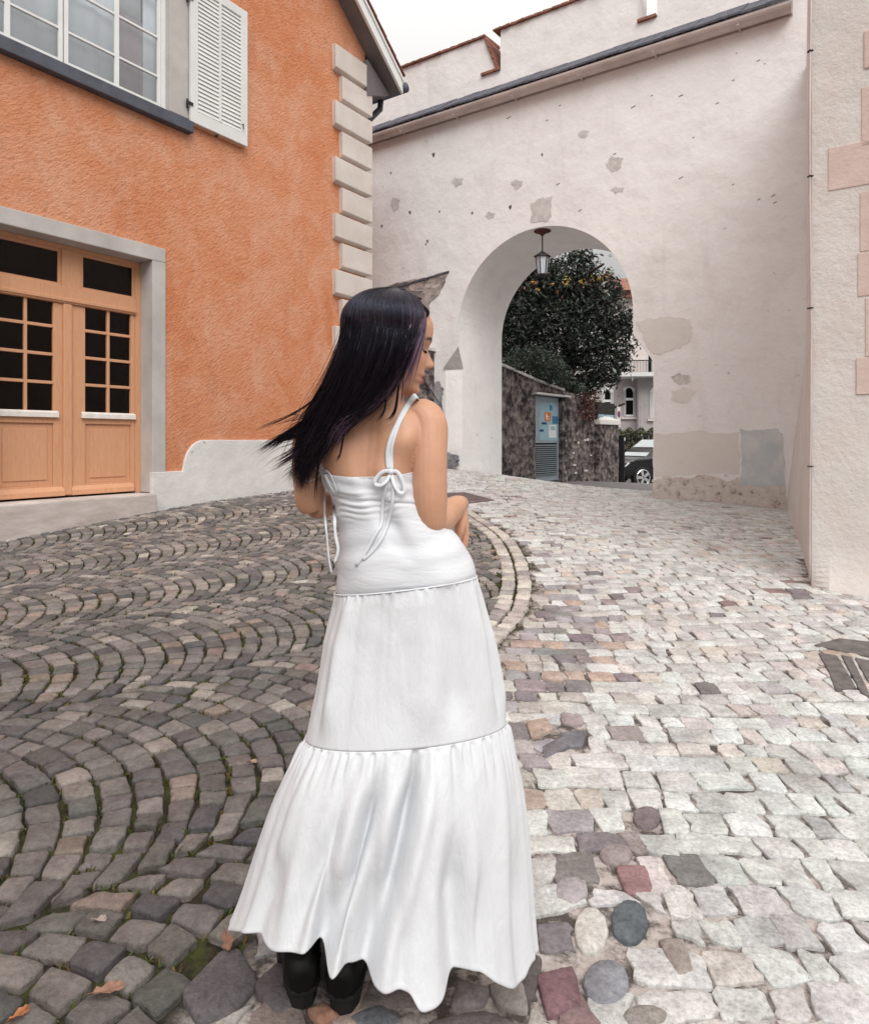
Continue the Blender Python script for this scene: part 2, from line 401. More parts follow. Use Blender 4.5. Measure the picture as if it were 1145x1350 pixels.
def dist_bound(x,y):
    ax=x-_B[:-1,0]; ay=y-_B[:-1,1]; t=np.minimum(1,np.maximum(0,(ax*_Bd[:,0]+ay*_Bd[:,1])/_Bl))
    return math.sqrt(((ax-t*_Bd[:,0])**2+(ay-t*_Bd[:,1])**2).min())
def grid(xs,ys): 
    X,Y=np.meshgrid(xs,ys); return X,Y
xs=np.concatenate([np.linspace(-400,-30,8),np.linspace(-25,-7,10),np.arange(-6.5,7.01,.1),np.linspace(8,26,10),np.linspace(32,400,8)])
ys=np.concatenate([np.linspace(-300,-20,8),np.linspace(-12,.4,10),np.arange(.5,16,.1),np.linspace(16.2,40,50),np.linspace(46,500,10)])
X,Y=grid(xs,ys); Zg=gz(X,Y)+E
Lm=inpoly(leftpoly,X,Y).astype(float)
Zg=Zg-np.where(Lm>0,.021,.010)
nx,ny=len(xs),len(ys)
idx=np.arange(nx*ny).reshape(ny,nx)
fcs=np.stack([idx[:-1,:-1],idx[:-1,1:],idx[1:,1:],idx[1:,:-1]],-1).reshape(-1,4)
g=mk('ground',np.stack([X,Y,Zg],-1).reshape(-1,3).tolist(),fcs.tolist(),M['joint'],None,True)
tag(g,kind='structure')
at=g.data.color_attributes.new('Zone','FLOAT_COLOR','POINT')
z=Lm.reshape(-1); at.data.foreach_set('color',np.stack([z,z,z,np.ones_like(z)],-1).astype(np.float32).reshape(-1))

# ------------------------------------------------------------------ cobbles
class Stones:
    def __init__(s): s.v=[];s.f=[];s.c=[];s.n=0
    def add(s, quad, color, joint=.008, lift=0., crown=.006, jit=.006, rnd=.25, K=12, tilt=.02, edge=.010):
        q=np.array(quad,float); c=q.mean(0)
        # inset
        r=np.hypot(*(q-c).T).mean()
        q=c+(q-c)*(1-joint/r*1.3)
        m=len(q)
        # rounded outline with K points by corner cutting
        pts=[]
        for i in range(m):
            p,a,b=q[i],q[i-1],q[(i+1)%m]
            k=rnd*(.7+.6*random.random())
            pts += [p+(a-p)*k, p+((a+b)/2-p)*k*.32, p+(b-p)*k]
            if K>12: pts.append((p+b)/2+ (rng.random(2)-.5)*jit*.9)
        o=np.array(pts)+ (rng.random((len(pts),2))-.5)*jit
        n=len(o)
        tx,ty=(rng.random(2)-.5)*2*tilt
        base=gz(o[:,0],o[:,1])+E
        zc=float(gz(c[0],c[1]))+E
        top=base+lift+(o[:,0]-c[0])*tx+(o[:,1]-c[1])*ty
        e=min(edge,.25*r)
        inn=c+(o-c)*(1-e/r); inn2=c+(o-c)*.55
        rows=[np.column_stack([o,base-.05]),np.column_stack([o,top-e*.7]),np.column_stack([c+(o-c)*(1-.3*e/r),top-e*.25]),np.column_stack([inn,top]),
              np.column_stack([inn2,top*0+ (zc+lift)+(inn2[:,0]-c[0])*tx+(inn2[:,1]-c[1])*ty+crown+(rng.random(n)-.5)*.003])]
        V=np.vstack(rows+[np.array([[c[0],c[1],zc+lift+crown+(random.random()-.5)*.003]])])
        b=s.n; L=len(rows)
        for k in range(L-1):
            for i in range(n):
                j=(i+1)%n; s.f.append((b+k*n+i,b+k*n+j,b+(k+1)*n+j,b+(k+1)*n+i))
        for i in range(n): s.f.append((b+(L-1)*n+i,b+(L-1)*n+(i+1)%n,b+L*n))
        s.v.append(V); s.n+=len(V)
        s.c.append(np.tile(np.array([*color,1.],np.float32),(len(V),1)))
    def build(s,name,mat):
        V=np.vstack(s.v); o=mk(name,V.tolist(),s.f,mat,None,True)
        at=o.data.color_attributes.new('Col','FLOAT_COLOR','POINT'); at.data.foreach_set('color',np.vstack(s.c).reshape(-1))
        tag(o,kind='structure'); return o
def shade(c,a=.12,b=.02):
    k=1+(random.random()*2-1)*a
    return tuple(max(.01,x*k+(random.random()*2-1)*b) for x in c)
dark_pal=[((.105,.097,.094),5),((.135,.122,.116),5),((.165,.148,.139),4),((.205,.181,.166),2.2),((.25,.22,.20),.8),((.19,.15,.13),.9),((.31,.285,.255),.25),((.08,.076,.077),3)]
pale_pal=[((.54,.535,.525),5),((.49,.485,.475),4),((.54,.50,.48),2.4),((.43,.415,.41),1.6),((.56,.57,.56),5),((.49,.44,.405),1.1)]
mix_pal=[((.40,.37,.355),4),((.30,.262,.265),3),((.21,.19,.20),2.4),((.26,.175,.18),1.1),((.40,.315,.27),1.2),((.34,.32,.335),2.5),((.50,.48,.455),4),((.24,.225,.23),1.2)]
def pick(p): return random.choices([c for c,_ in p],[w for _,w in p])[0]
# fans on the left: each column of arcs bulges towards the gate
ang=R(43); bv=np.array([math.cos(ang),math.sin(ang)]); nv=np.array([-bv[1],bv[0]])
LW,PIT,RR=1.32,.112,.83
amax=math.asin(LW/2/RR)
S=Stones(); left_edges=[]
for k in range(-2,9):
    nc=2.67+LW*k; off=random.random()*PIT
    for j in range(-75,110):
        b0=j*PIT+off
        cnt=random.choice([12,13,13,14]); ws=np.array([.75+.5*random.random() for _ in range(cnt)]); cum=np.concatenate([[0],np.cumsum(ws)/ws.sum()])
        wob=(random.random()-.5)*.02
        for i in range(cnt):
            a0=-amax+2*amax*cum[i]; a1=-amax+2*amax*cum[i+1]
            am=(a0+a1)/2
            cen=bv*(b0+RR*math.cos(am)-.05)+nv*(nc+RR*math.sin(am))
            if not(-7.5<cen[0]<1.2 and .7<cen[1]<12.4): continue
            if abs(cen[0])>cen[1]*.90+.9: continue
            if not inpoly(leftpoly,cen[0],cen[1]): continue
            if dist_bound(cen[0],cen[1])<(.24 if cen[1]>3.3 else .05): continue
            if (Vector((cen[0],cen[1],0))-F0).dot(FN)<.06: continue
            q=[]
            for a,w in ((a0,0),(a1,0),(a1,1),(a0,1)):
                r=np.array([math.cos(a),math.sin(a)])
                bl_=.62*(abs(a)/amax)**6; p=np.array([b0,nc])+RR*r - (r*(PIT*math.cos(a))*(1-bl_)+np.array([PIT,0.])*bl_)*w
                p+=(rng.random(2)-.5)*.016
                q.append(bv*p[0]+nv*p[1])
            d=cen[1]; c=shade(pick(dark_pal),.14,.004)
            c=tuple(x*(1+.45*min(1,max(0,(d-2.0)/4))) for x in c)  # far stones paler: grazing sky reflection put into their colour
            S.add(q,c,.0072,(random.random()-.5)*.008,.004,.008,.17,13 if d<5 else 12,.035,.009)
            if random.random()<.9: left_edges.append((q[3]+(q[2]-q[3])*random.random(),d)); left_edges.append((q[0]+(q[3]-q[0])*random.random(),d)); left_edges.append((q[3],d))
# two border courses
B=np.array(bound); seg=np.hypot(*np.diff(B,axis=0).T); cl=np.concatenate([[0],np.cumsum(seg)])
def bpt(l):
    p=np.array([np.interp(l,cl,B[:,0]),np.interp(l,cl,B[:,1])]); e=.05
    t=np.array([np.interp(l+e,cl,B[:,0])-np.interp(l-e,cl,B[:,0]),np.interp(l+e,cl,B[:,1])-np.interp(l-e,cl,B[:,1])]); t/=np.hypot(*t)+1e-9
    return p,np.array([t[1],-t[0]])     # normal
specials=[]
def ell(x0,y0,x1,y1,n=10):
    return [((x0+x1)/2+(x1-x0)/2*math.cos(2*math.pi*i/n),(y0+y1)/2+(y1-y0)/2*math.sin(2*math.pi*i/n)) for i in range(n)]
sp=[([(704,1284),(757,1268),(770,1328),(719,1345)],(.19,.11,.125)),(ell(766,1262,832,1328),(.25,.255,.28)),(ell(803,1182,856,1246),(.115,.135,.15)),
 (ell(754,1193,803,1260),(.56,.54,.51)),([(808,1140),(852,1138),(866,1178),(825,1181)],(.27,.165,.17)),(ell(787,1110,835,1140),(.30,.255,.25)),
 (ell(832,1061,872,1093),(.20,.165,.175)),([(863,1237),(900,1235),(921,1290),(894,1296)],(.31,.27,.245)),(ell(728,1153,777,1195),(.34,.31,.325)),(ell(816,1323,885,1356),(.28,.255,.235)),
 ([(692,950),(722,945),(730,962),(700,975)],(.40,.31,.26)),([(712,985),(745,968),(752,984),(716,1003)],(.17,.16,.175)),([(735,965),(775,962),(768,985),(748,985)],(.17,.165,.18)),
 ([(640,1130),(668,1122),(690,1150),(652,1165)],(.2,.09,.13)),
 ([(236,1308),(292,1250),(318,1247),(346,1296),(300,1346),(258,1352)],(.115,.105,.11)),([(330,1296),(368,1262),(392,1300),(398,1328),(362,1342)],(.12,.11,.115)),([(400,1330),(430,1318),(452,1340),(420,1352)],(.36,.20,.14)),
 ([(455,1340),(500,1322),(540,1345),(500,1372)],(.16,.17,.185)),([(560,1345),(640,1330),(690,1352),(650,1390),(580,1390)],(.20,.18,.18)),([(600,1290),(650,1300),(640,1326),(590,1330)],(.22,.2,.2)),
 ([(280,1362),(350,1350),(400,1362),(390,1400),(300,1400)],(.15,.14,.14)),([(640,1296),(690,1290),(700,1338),(655,1326)],(.3,.27,.26))]
Sf=Stones()
for poly,c in sp:
    g2=[unproj(*p) for p in poly]; specials.append(g2)
    Sf.add(g2,c,.003,.004,.005,.003,.22 if len(poly)<8 else .35,12,.02,.010)
spc=[(np.mean(np.array(p),0),max(np.hypot(*(np.array(p)-np.mean(np.array(p),0)).T))) for p in specials]
def hits_special(c,m=.045):
    for (pc,r),p in zip(spc,specials):
        d=np.hypot(*(c-pc))
        if d<r+m:
            if inpoly([tuple(pc+(np.array(q)-pc)*(1+m/r)) for q in p],c[0],c[1]): return True
    return False
def push_out(q):
    out=[]
    for p in q:
        for (pc,r),poly in zip(spc,specials):
            if np.hypot(*(p-pc))<r+.03:
                k=1+.008/r; P_=[tuple(pc+(np.array(w)-pc)*k) for w in poly]
                for _ in range(30):
                    if not inpoly(P_,p[0],p[1]): break
                    p=pc+(p-pc)*1.06+(1e-4,0)
        out.append(p)
    return out
for row,(o0,o1) in enumerate(((-.245,-.125),(-.12,0.0))):
    l=.1
    while l<cl[-1]-.1:
        w=.10+.05*random.random(); q=[]
        for ll,oo in ((l,o0),(l+w,o0),(l+w,o1),(l,o1)):
            p,nn=bpt(ll); q.append(p-nn*oo*1.0+(rng.random(2)-.5)*.012)
        c=np.mean(q,0)
        # outward side check: rows lie inside the left area
        if c[1]>3.25:
            Sf.add(q,shade(random.choice([(.46,.42,.38),(.40,.36,.34),(.52,.48,.43),(.33,.30,.29)]),.1,.01),.008,.004,.005,.008,.22,13,.03,.010)
            if random.random()<.8: left_edges.append((q[0],c[1])); left_edges.append((q[2],c[1]))
        l+=w
# pale rows on the right
gate_line=lambda x,y:(Vector((x,y,0))-G0).dot(GP)
y0=.75
rightwall=lambda x,y:(x-2.87)*.881-(y-5.2)*.472   # >0 behind the side wall
while y0<17.5:
    h=(.095+.05*random.random())*(1 if y0<8 else 1.15); x=-1.2 if y0<6 else -1.3
    xe=min(7.5,y0*.9+1.6)
    ph=random.random()*6
    f0=lambda xx:y0+.09*xx+.10*math.sin(xx*.9+y0*.35)+.05*math.sin(xx*2.1+.6*y0)
    while x<xe:
        d=float(dist_bound(x,y0))
        w=(.085+.06*random.random())*(1.0 if y0<8 else 1.3)
        if random.random()<.06: w*=1.5
        q=[np.array([x,f0(x)]),np.array([x+w,f0(x+w)]),np.array([x+w,f0(x+w)+h]),np.array([x,f0(x)+h])]
        sh=.034 if y0<3 else .036
        q=[p+(rng.random(2)-.5)*sh for p in q]
        c=np.mean(q,0); x+=w
        if inpoly(leftpoly,c[0],c[1]) or hits_special(c,-.012): continue
        q=push_out(q); c=np.mean(q,0)
        db=float(dist_bound(c[0],c[1]))
        if db<.055: continue
        if gate_line(*c)>0:
            t=(Vector((c[0],c[1],0))-G0).dot(GW)
            if not(1.92<t<5.62) or gate_line(*c)>2.2: continue
        elif c[1]>5.2 and rightwall(*c)>-.05: continue
        if c[1]<=5.2 and (Vector((c[0],c[1],0))-Vector((2.87,5.2,0))).dot(Vector((.557,.83,0)))>-.06: continue
        mixw=min(1.1,1.25*math.exp(-((db-.1)/.45)**2)) if c[1]<5.2 else .2*math.exp(-(db/.6)**2)
        if c[1]<2.0 and c[0]<.35: cc=pick(dark_pal if random.random()<.5 else mix_pal)
        elif random.random()<mixw*.85: cc=pick(mix_pal)
        else:
            cc=pick(pale_pal)
            if random.random()<.04: cc=pick(mix_pal)
        if c[1]<3.2 and c[0]>.8: cc=(cc[0]*.985,cc[1]*1.015,cc[2]*1.02)
        Sf.add(q,shade(cc,.07,.01),.0028,(random.random()-.5)*.004,.0022,.013,.19,13 if c[1]<5 else 12,.014,.005)
    y0+=h
cob=S.build('cobblestone_paving',M['cobble']); flg=Sf.build('pale_stone_paving',M['flag'])
print('stones',len(S.c),len(Sf.c))

# moss in the joints
mv=[];mf=[];mc=[]
clump=lambda x,y: .5+.5*math.sin(x*2.3+1.7*math.sin(y*1.9))*math.cos(y*2.1+x)
for (p,d) in left_edges:
    if d>9 or random.random()>.30+.75*clump(p[0],p[1])-(.28 if d<2.1 else 0): continue
    for _ in range(random.choice((5,8,12)) if d<3.4 else 4):
        x=p[0]+random.gauss(0,.012); y=p[1]+random.gauss(0,.012); z=GZ(x,y)-.018
        h=random.uniform(.006,.021)*(1 if d<4 else 1.2); a=random.random()*6.28; w=random.uniform(.003,.007)*(1 if d<3 else 1.5); l=random.uniform(-.012,.012); l2=random.uniform(-.012,.012)
        b=len(mv); mv+=[(x-w*math.cos(a),y-w*math.sin(a),z),(x+w*math.cos(a),y+w*math.sin(a),z),(x+l+w*.5,y+l2,z+h),(x+l-w*.4,y+l2+w*.3,z+h*.9)]
        mf.append((b,b+1,b+2,b+3)); c=random.choice([(.07,.085,.02),(.05,.075,.02),(.10,.09,.03),(.09,.055,.02),(.13,.10,.035),(.04,.06,.02)]); mc+=[(*shade(c,.25,0),1)]*4
o=mk('moss',mv,mf,M['moss']); tag(o,'tufts of green and brown moss growing in the dark cobble joints','moss',kind='stuff')
at=o.data.color_attributes.new('Col','FLOAT_COLOR','POINT'); at.data.foreach_set('color',np.array(mc,np.float32).reshape(-1))

# fallen leaves
def leaf(px,py,size,c,label,rot):
    x,y=unproj(px,py); vs=[];n=24
    for i in range(n):
        a=2*math.pi*i/n; lx=size*1.25*math.cos(a); w=size*.62*(1-.45*abs(math.cos(a))**3)*(.72+.28*math.cos(9*a))*(1-.3*math.cos(a)); ly=w*math.sin(a)
        vs.append((x+lx*math.cos(rot)-ly*math.sin(rot),y+lx*math.sin(rot)+ly*math.cos(rot),GZ(x,y)+.012+.35*abs(ly)+.006*math.sin(2*a)))
    vs.append((x,y,GZ(x,y)+.010)); fs_=[(i,(i+1)%n,n) for i in range(n)]
    o=mk('fallen_leaf',vs,fs_,simple('dry_leaf',c,.8,.3,60,.2)); sm=o.modifiers.new('s','SOLIDIFY'); sm.thickness=.001
    tag(o,label,'leaf','dry leaves fallen on the cobbles')
leaf(140,1312,.032,(.24,.135,.095),'large dry oak leaf lying on the dark cobbles at the bottom left',.4)
leaf(24,1345,.020,(.30,.12,.05),'small orange leaf on dark cobbles in the bottom left corner',1.)
leaf(300,1245,.030,(.22,.12,.085),'curled brown leaf beside the left edge of the white skirt hem',2.)
leaf(332,1008,.016,(.36,.23,.165),'pale dry leaf on dark cobbles left of the skirt',.2)
leaf(130,1218,.016,(.34,.27,.25),'greyish flat leaf on a dark cobble in the left foreground',.2)

# road beyond the gate
rp=[]
XR=np.linspace(-14,30,60); YR=np.linspace(0,40,60)
vs=[];fc=[]
for i,t in enumerate(np.linspace(14,-26,50)):
    for j,d in enumerate(np.linspace(2.2,34,60)):
        p=G0+GW*float(t)+GP*float(d); vs.append((p.x,p.y,GZ(p.x,p.y)+.012))
for i in range(49):
    for j in range(59): a=i*60+j; fc.append((a,a+1,a+61,a+60))
tag(mk('road',vs,fc,M['asphalt'],None,True),kind='structure')
# drain grate
def drain():
    root=empty('drain_cover','purplish cast iron drain grating set in the paving behind the woman','drain cover')
    m=MB(); a,b,c,d=[Vector((*unproj(*p),0)) for p in ((560,652),(612,650),(651,660),(585,668))]
    fr=lambda u,v,z:(lambda p:Vector((p.x,p.y,GZ(p.x,p.y)+.004+z)))((a*(1-u)+b*u)*(1-v)+(d*(1-u)+c*u)*v)
    m.box(fr,0,1,0,.08,-.03,.012); m.box(fr,0,1,.92,1,-.03,.012); m.box(fr,0,.05,.08,.92,-.03,.012); m.box(fr,.95,1,.08,.92,-.03,.012)
    m.build('frame',M['drain'],root)
    m=MB()
    for i in range(18): m.box(fr,.055+i*.05,.085+i*.05,.08,.92,-.02,.010)
    m.build('grating',M['drain'],root)
    m=MB(); m.box(fr,.04,.96,.07,.93,-.03,-.016); m.build('pit',M['dark'],root)
drain()
# worn dark slab patch on the right
def slabs():
    root=empty('drain_slab','dark worn grooved stone gully slab in pale paving at the right edge','gully slab')
    polys=[[(1072,852),(1105,843),(1165,850),(1165,872),(1120,862)],[(1078,862),(1103,866),(1128,908),(1100,910),(1092,888)],[(1108,865),(1122,868),(1150,925),(1134,915)],[(1126,869),(1165,876),(1165,915),(1150,912)]]
    for p in polys:
        m=MB(); w=[Vector((*unproj(*q),0)) for q in p]; w=[Vector((q.x,q.y,GZ(q.x,q.y)-.03)) for q in w]
        m.prism(w,(0,0,.040)); m.build('slab',M['patch_dark'],root,False,.006)
slabs()
# ------------------------------------------------------------------ the orange house
def arc_pts(s0,z0,s1,z1,n=8): pass
def orange_house():
    root=empty('orange_house','orange roughcast gabled house with pale quoins, double wooden door and shuttered window','house',loc=tuple(F0+Vector((0,0,E-.9))))
    sc=fs(482)-.02; eave=6.74; pitch=math.tan(R(38.7)); peak_s=sc-5.2
    ds0,ds1=2*fs(88,-.24)-.012,0.0            # door opening
    dz0,dz1=-.655,2.21
    ws0,ws1=-2.28,.237; wz0,wz1=4.10,6.0   # window opening in its surround
    jam=.29                      # width of the stone jamb
    # wall front by cells around the openings, each opening with its reveal
    S_=[-9.,ws0-jam,ds0-.19,ds0,ws0,ds1,ds1+.185,ws1,ws1+jam,sc]
    S_=sorted(set(round(x,4) for x in S_)); Z_=[-1.9,dz0-.01,dz1,dz1+.18,3.95,wz1,wz1+.2,eave]
    m=MB()
    def hole(s,z):
        return (ds0-.185<s<ds1+.185 and z<dz1+.18) or (ws0-jam<s<ws1+jam and 3.95<z<wz1+.2)
    for a,b in zip(S_[:-1],S_[1:]):
        for c,d in zip(Z_[:-1],Z_[1:]):
            if hole((a+b)/2,(c+d)/2): continue
            m.add([ff(a,0,c),ff(b,0,c),ff(b,0,d),ff(a,0,d)],[(0,1,2,3)])
    gz_=lambda s:eave+pitch*(min(s-(2*peak_s-sc),sc-s))
    m.add([ff(-9,0,eave),ff(sc,0,eave),ff(peak_s,0,gz_(peak_s)),ff(-9,0,max(eave,gz_(-9)))],[(0,1,2,3)])
    m.add([ff(sc,0,-1.9),ff(sc,-7,-1.9),ff(sc,-7,eave),ff(sc,0,eave)],[(0,1,2,3)])
    m.add([ff(-9,-7,-1.9),ff(sc,-7,-1.9),ff(sc,-7,eave),ff(peak_s,-7,gz_(peak_s)),ff(-9,-7,eave)],[(0,1,2,3,4)]); m.add([ff(-9,0,-1.9),ff(-9,-7,-1.9),ff(-9,-7,eave),ff(-9,0,eave)],[(0,1,2,3)])
    m.build('wall',M['orange'],root)
    # plinth with a concave sweep
    pl=[]; s_a=.185; s_b=fs(268); zt=.0; 
    zt=fz(300,580); zl=fz(214,622)
    pts=[(sc+.02,-1.9),(sc+.02,zt),(s_b,zt)]
    for i in range(1,9):
        a=i/9*math.pi/2; pts.append((s_b-.32*math.sin(a)*1.0, zl+(zt-zl)*(1-math.sin(a))*1.0 if False else zt-(zt-zl)*(1-math.cos(a))))
    pts+= [(s_b-.33,zl),(s_a-.19,zl),(s_a-.19,-1.9)]
    m=MB(); m.prism([ff(s,.03,z) for s,z in pts][::-1],FN*-.06); m.build('plinth',M['white_stone'],root,False,.008)
    m=MB(); m.box(lambda a,b,c:ff(a,b,c),sc-.02,sc+.03,-7,.03,-1.9,zt); m.build('plinth',M['white_stone'],root,False,.008)
    m=MB(); m.box(ff,-9,ds0-.19,-.03,.03,-1.9,zl); m.build('plinth',M['white_stone'],root,False,.008)
    # quoins: long and short blocks, each with a bevelled bed
    pitchq=.458; zq=fz(440,58)-.03; i=0
    while zq-pitchq>zt-.05:
        sl=fs(437) if i%2==0 else fs(446)
        z1=zq; z0=zq-pitchq; n=.09
        m=MB()
        prof=[(0.002,z0+.050),(n-.010,z0+.072),(n,z0+.085),(n,z1-.012),(n-.012,z1-.002),(0.002,z1-.002)]
        A=[ff(sl+(.02 if k in(0,) else 0),p[0],p[1]) for k,p in enumerate(prof)]; Bp=[ff(sc+p[0]*1.0,p[0],p[1]) for p in prof]
        C=[ff(sc+p[0],-.45 if i%2 else -.62,p[1]) for p in prof]
        k=len(prof); vs=A+Bp+C
        f=[(q,q+1,k+q+1,k+q) for q in range(k-1)]+[(k+q,k+q+1,2*k+q+1,2*k+q) for q in range(k-1)]+[tuple(range(k))[::-1],tuple(range(2*k,3*k))]
        m.add(vs,f); m.build('quoin',M['quoin'],root)
        zq-=pitchq; i+=1
    m=MB(); m.box(ff,fs(452),sc+.012,-.4,.014,zt,zq+.0); m.build('quoin',M['quoin'],root)
    # door surround, step and the double door
    m=MB(); m.box(ff,ds1,ds1+.185,-.34,.025,dz0+.004,dz1); m.box(ff,ds0-.19,ds0,-.34,.025,dz0+.004,dz1); m.box(ff,ds0-.19,ds1+.185,-.34,.025,dz1+.001,dz1+.18)
    m.build('door_surround',M['surround'],root,False,.01)
    m=MB(); m.box(ff,ds0-.3,ds1+.0,-.34,.12,-1.6,dz0); m.build('doorstep',M['step'],root,False,.02)
    dn=-.24
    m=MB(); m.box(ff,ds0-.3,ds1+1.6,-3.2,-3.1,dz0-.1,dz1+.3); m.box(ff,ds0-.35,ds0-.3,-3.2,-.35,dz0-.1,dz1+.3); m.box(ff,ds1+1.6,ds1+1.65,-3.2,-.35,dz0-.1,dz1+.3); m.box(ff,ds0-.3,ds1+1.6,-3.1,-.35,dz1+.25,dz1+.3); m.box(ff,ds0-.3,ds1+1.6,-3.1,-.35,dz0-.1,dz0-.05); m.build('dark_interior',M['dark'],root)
    z_tr0,z_tr1=1.55,1.74        # transom rail
    m=MB()
    m.box(ff,ds1-.07,ds1,dn-.06,dn+.02,dz0,dz1); m.box(ff,ds0,ds0+.07,dn-.06,dn+.02,dz0,dz1)
    m.box(ff,ds0+.07,ds1-.07,dn-.06,dn+.035,z_tr0,z_tr1); m.box(ff,ds0+.07,ds1-.07,dn-.055,dn+.05,z_tr0+.02,z_tr0+.06); m.box(ff,ds0+.07,ds1-.07,dn-.06,dn+.02,dz1-.05,dz1)
    smid=fs(92,dn); m.box(ff,smid-.10,smid+.12,dn-.06,dn+.025,z_tr1,dz1-.05)
    m.build('door_frame',M['wood'],root,False,.006)
    for a,b in ((smid+.12,ds1-.07),(ds0+.07,smid-.10)):
        fr=MB(); w=.035
        fr.box(ff,a,b,dn-.03,dn+.005,z_tr1,z_tr1+w); fr.box(ff,a,b,dn-.03,dn+.005,dz1-.05-w,dz1-.05); fr.box(ff,a,a+w,dn-.03,dn+.005,z_tr1+w,dz1-.05-w); fr.box(ff,b-w,b,dn-.03,dn+.005,z_tr1+w,dz1-.05-w)
        f=fr.build('transom_window',M['wood'],root,False,.003)
        p=MB(); p.box(ff,a+w,b-w,dn-.018,dn-.012,z_tr1+w,dz1-.05-w); p.build('pane',M['glass_dark'],f)
    def dleaf(a,b,p0,p1,nm,sill):
        """a..b the leaf, p0..p1 its glazed panel"""
        zb=dz0+.02; zt_=z_tr0-.003
        d=MB(); zg0,zg1=fz(112,543,dn),fz(112,400,dn)
        zp0,zp1=zb+.13,zg0-.14
        d.box(ff,a,p0,dn-.05,dn+.01,zb,zt_); d.box(ff,p1,b,dn-.05,dn+.01,zb,zt_)
        d.box(ff,p0,p1,dn-.05,dn+.01,zg1,zt_); d.box(ff,p0,p1,dn-.05,dn+.01,zp1,zg0); d.box(ff,p0,p1,dn-.05,dn+.01,zb,zp0)
        d.box(ff,p0+.0,p1-.0,dn-.045,dn-.012,zp0,zp1)
        d.box(ff,p0+.06,p1-.06,dn-.012,dn-.002,zp0+.06,zp1-.06)
        c=(p0+p1)/2; mw=.017
        d.box(ff,c-mw,c+mw,dn-.04,dn+.004,zg0,zg1)
        for q in range(1,4):
            zz=zg0+(zg1-zg0)*q/4; d.box(ff,p0,c-mw,dn-.04,dn+.004,zz-mw,zz+mw); d.box(ff,c+mw,p1,dn-.04,dn+.004,zz-mw,zz+mw)
        o=d.build('door_leaf',M['wood'],root,False,.005)
        g_=MB(); g_.box(ff,p0,p1,dn-.026,dn-.022,zg0,zg1); g_.build('pane',M['glass_dark'],o)
        r=MB(); r.prism([ff(p0-.05,dn+.010,zg0-.075),ff(p0-.05,dn+.045,zg0-.075),ff(p0-.05,dn+.040,zg0-.02),ff(p0-.05,dn+.010,zg0+.0)],FD*(p1-p0+.1)); r.build('drip_rail',M['wood_pale'],o,False,.004)
        r=MB(); r.prism([ff(a+.03,dn+.010,zb+.005),ff(a+.03,dn+.05,zb+.005),ff(a+.03,dn+.045,zb+.06),ff(a+.03,dn+.010,zb+.11)],FD*(b-a-.06)); r.build('drip_rail',M['wood'],o,False,.004)
        return o
    sR0,sR1=fs(112,dn),fs(172,dn); sm=fs(88,dn)
    dleaf(sm+.012,ds1-.072,sR0,sR1,'a',0)
    sL1=fs(70,dn); sL0=sL1-(sR1-sR0)*1.02
    dleaf(ds0+.072,sm-.012,sL0,sL1,'b',0)
    m=MB(); m.box(ff,sm-.05,sm+.05,dn+.011,dn+.034,dz0+.03,z_tr0-.004); m.build('astragal',M['wood'],root,False,.012)
    # first floor window
    m=MB(); m.box(ff,ws1,ws1+jam,-.28,.03,wz0-.15+.19,wz1); m.box(ff,ws0-jam,ws0,-.28,.03,wz0+.04,wz1); m.box(ff,ws0-jam,ws1+jam,-.28,.03,wz1+.001,wz1+.2)
    m.build('window_surround',M['surround'],root,False,.008)
    m=MB(); m.box(ff,ws0-jam,ws1+jam+.02,-.28,.10,3.955,wz0); m.build('window_sill',M['slate'],root,False,.01)
    wn=-.05
    W_=empty_part('window',root)
    fr=MB(); 
    fr.box(ff,ws0,ws0+.05,wn-.06,wn,wz0,wz1); fr.box(ff,ws1-.06,ws1,wn-.06,wn,wz0,wz1); fr.box(ff,ws0+.05,ws1-.06,wn-.06,wn,wz1-.05,wz1); fr.box(ff,ws0+.05,ws1-.06,wn-.06,wn,wz0,wz0+.05)
    wo=fr.build('window',M['white_paint'],root,False,.006)
    mid=-1.04
    for a,b in ((ws0+.055,mid-.008),(mid+.008,ws1-.065)):
        s=MB(); z0,z1=wz0+.055,wz1-.055; w=.045; n0,n1=wn-.05,wn-.006
        s.box(ff,a,a+w,n0,n1,z0,z1); s.box(ff,b-w,b,n0,n1,z0,z1); s.box(ff,a+w,b-w,n0,n1,z0,z0+w+.01); s.box(ff,a+w,b-w,n0,n1,z1-w,z1)
        c=(a+b)/2+.02; s.box(ff,c-.028,c+.028,n0+.01,n1-.004,z0+w+.01,z1-w)
        for zz in (4.55,5.04,5.53): s.box(ff,a+w,c-.028,n0+.01,n1-.004,zz-.013,zz+.013); s.box(ff,c+.028,b-w,n0+.01,n1-.004,zz-.013,zz+.013)
        s.build('sash',M['white_paint'],wo,False,.004)
        p=MB(); p.box(ff,a+w,b-w,wn-.031,wn-.027,z0+w,z1-w); p.build('pane',M['glass'],wo)
    # a mauve curtain, and white sheets added to pass for reflected sky
    def curtain_and_reflection(a,b,z0,z1,n0,mat,amp,wl):
        vs=[];k=90
        for i in range(k):
            s=a+(b-a)*i/(k-1); n=n0+amp*math.sin(s*wl)+amp*.5*math.sin(s*wl*2.3+1)
            vs+= [ff(s,n,z0),ff(s,n+amp*.4*math.sin(3*s),z1)]
        o=mk('curtain',vs,[(2*i,2*i+2,2*i+3,2*i+1) for i in range(k-1)],mat,wo,True)
        mo=o.modifiers.new('s','SOLIDIFY'); mo.thickness=.003
    curtain_and_reflection(ws0,-.34,wz0+.02,wz1,wn-.090,M['curtain_white'],.010,16)
    curtain_and_reflection(-.02,ws1-.0,wz0+.02,wz1,wn-.095,M['curtain_white'],.008,20)
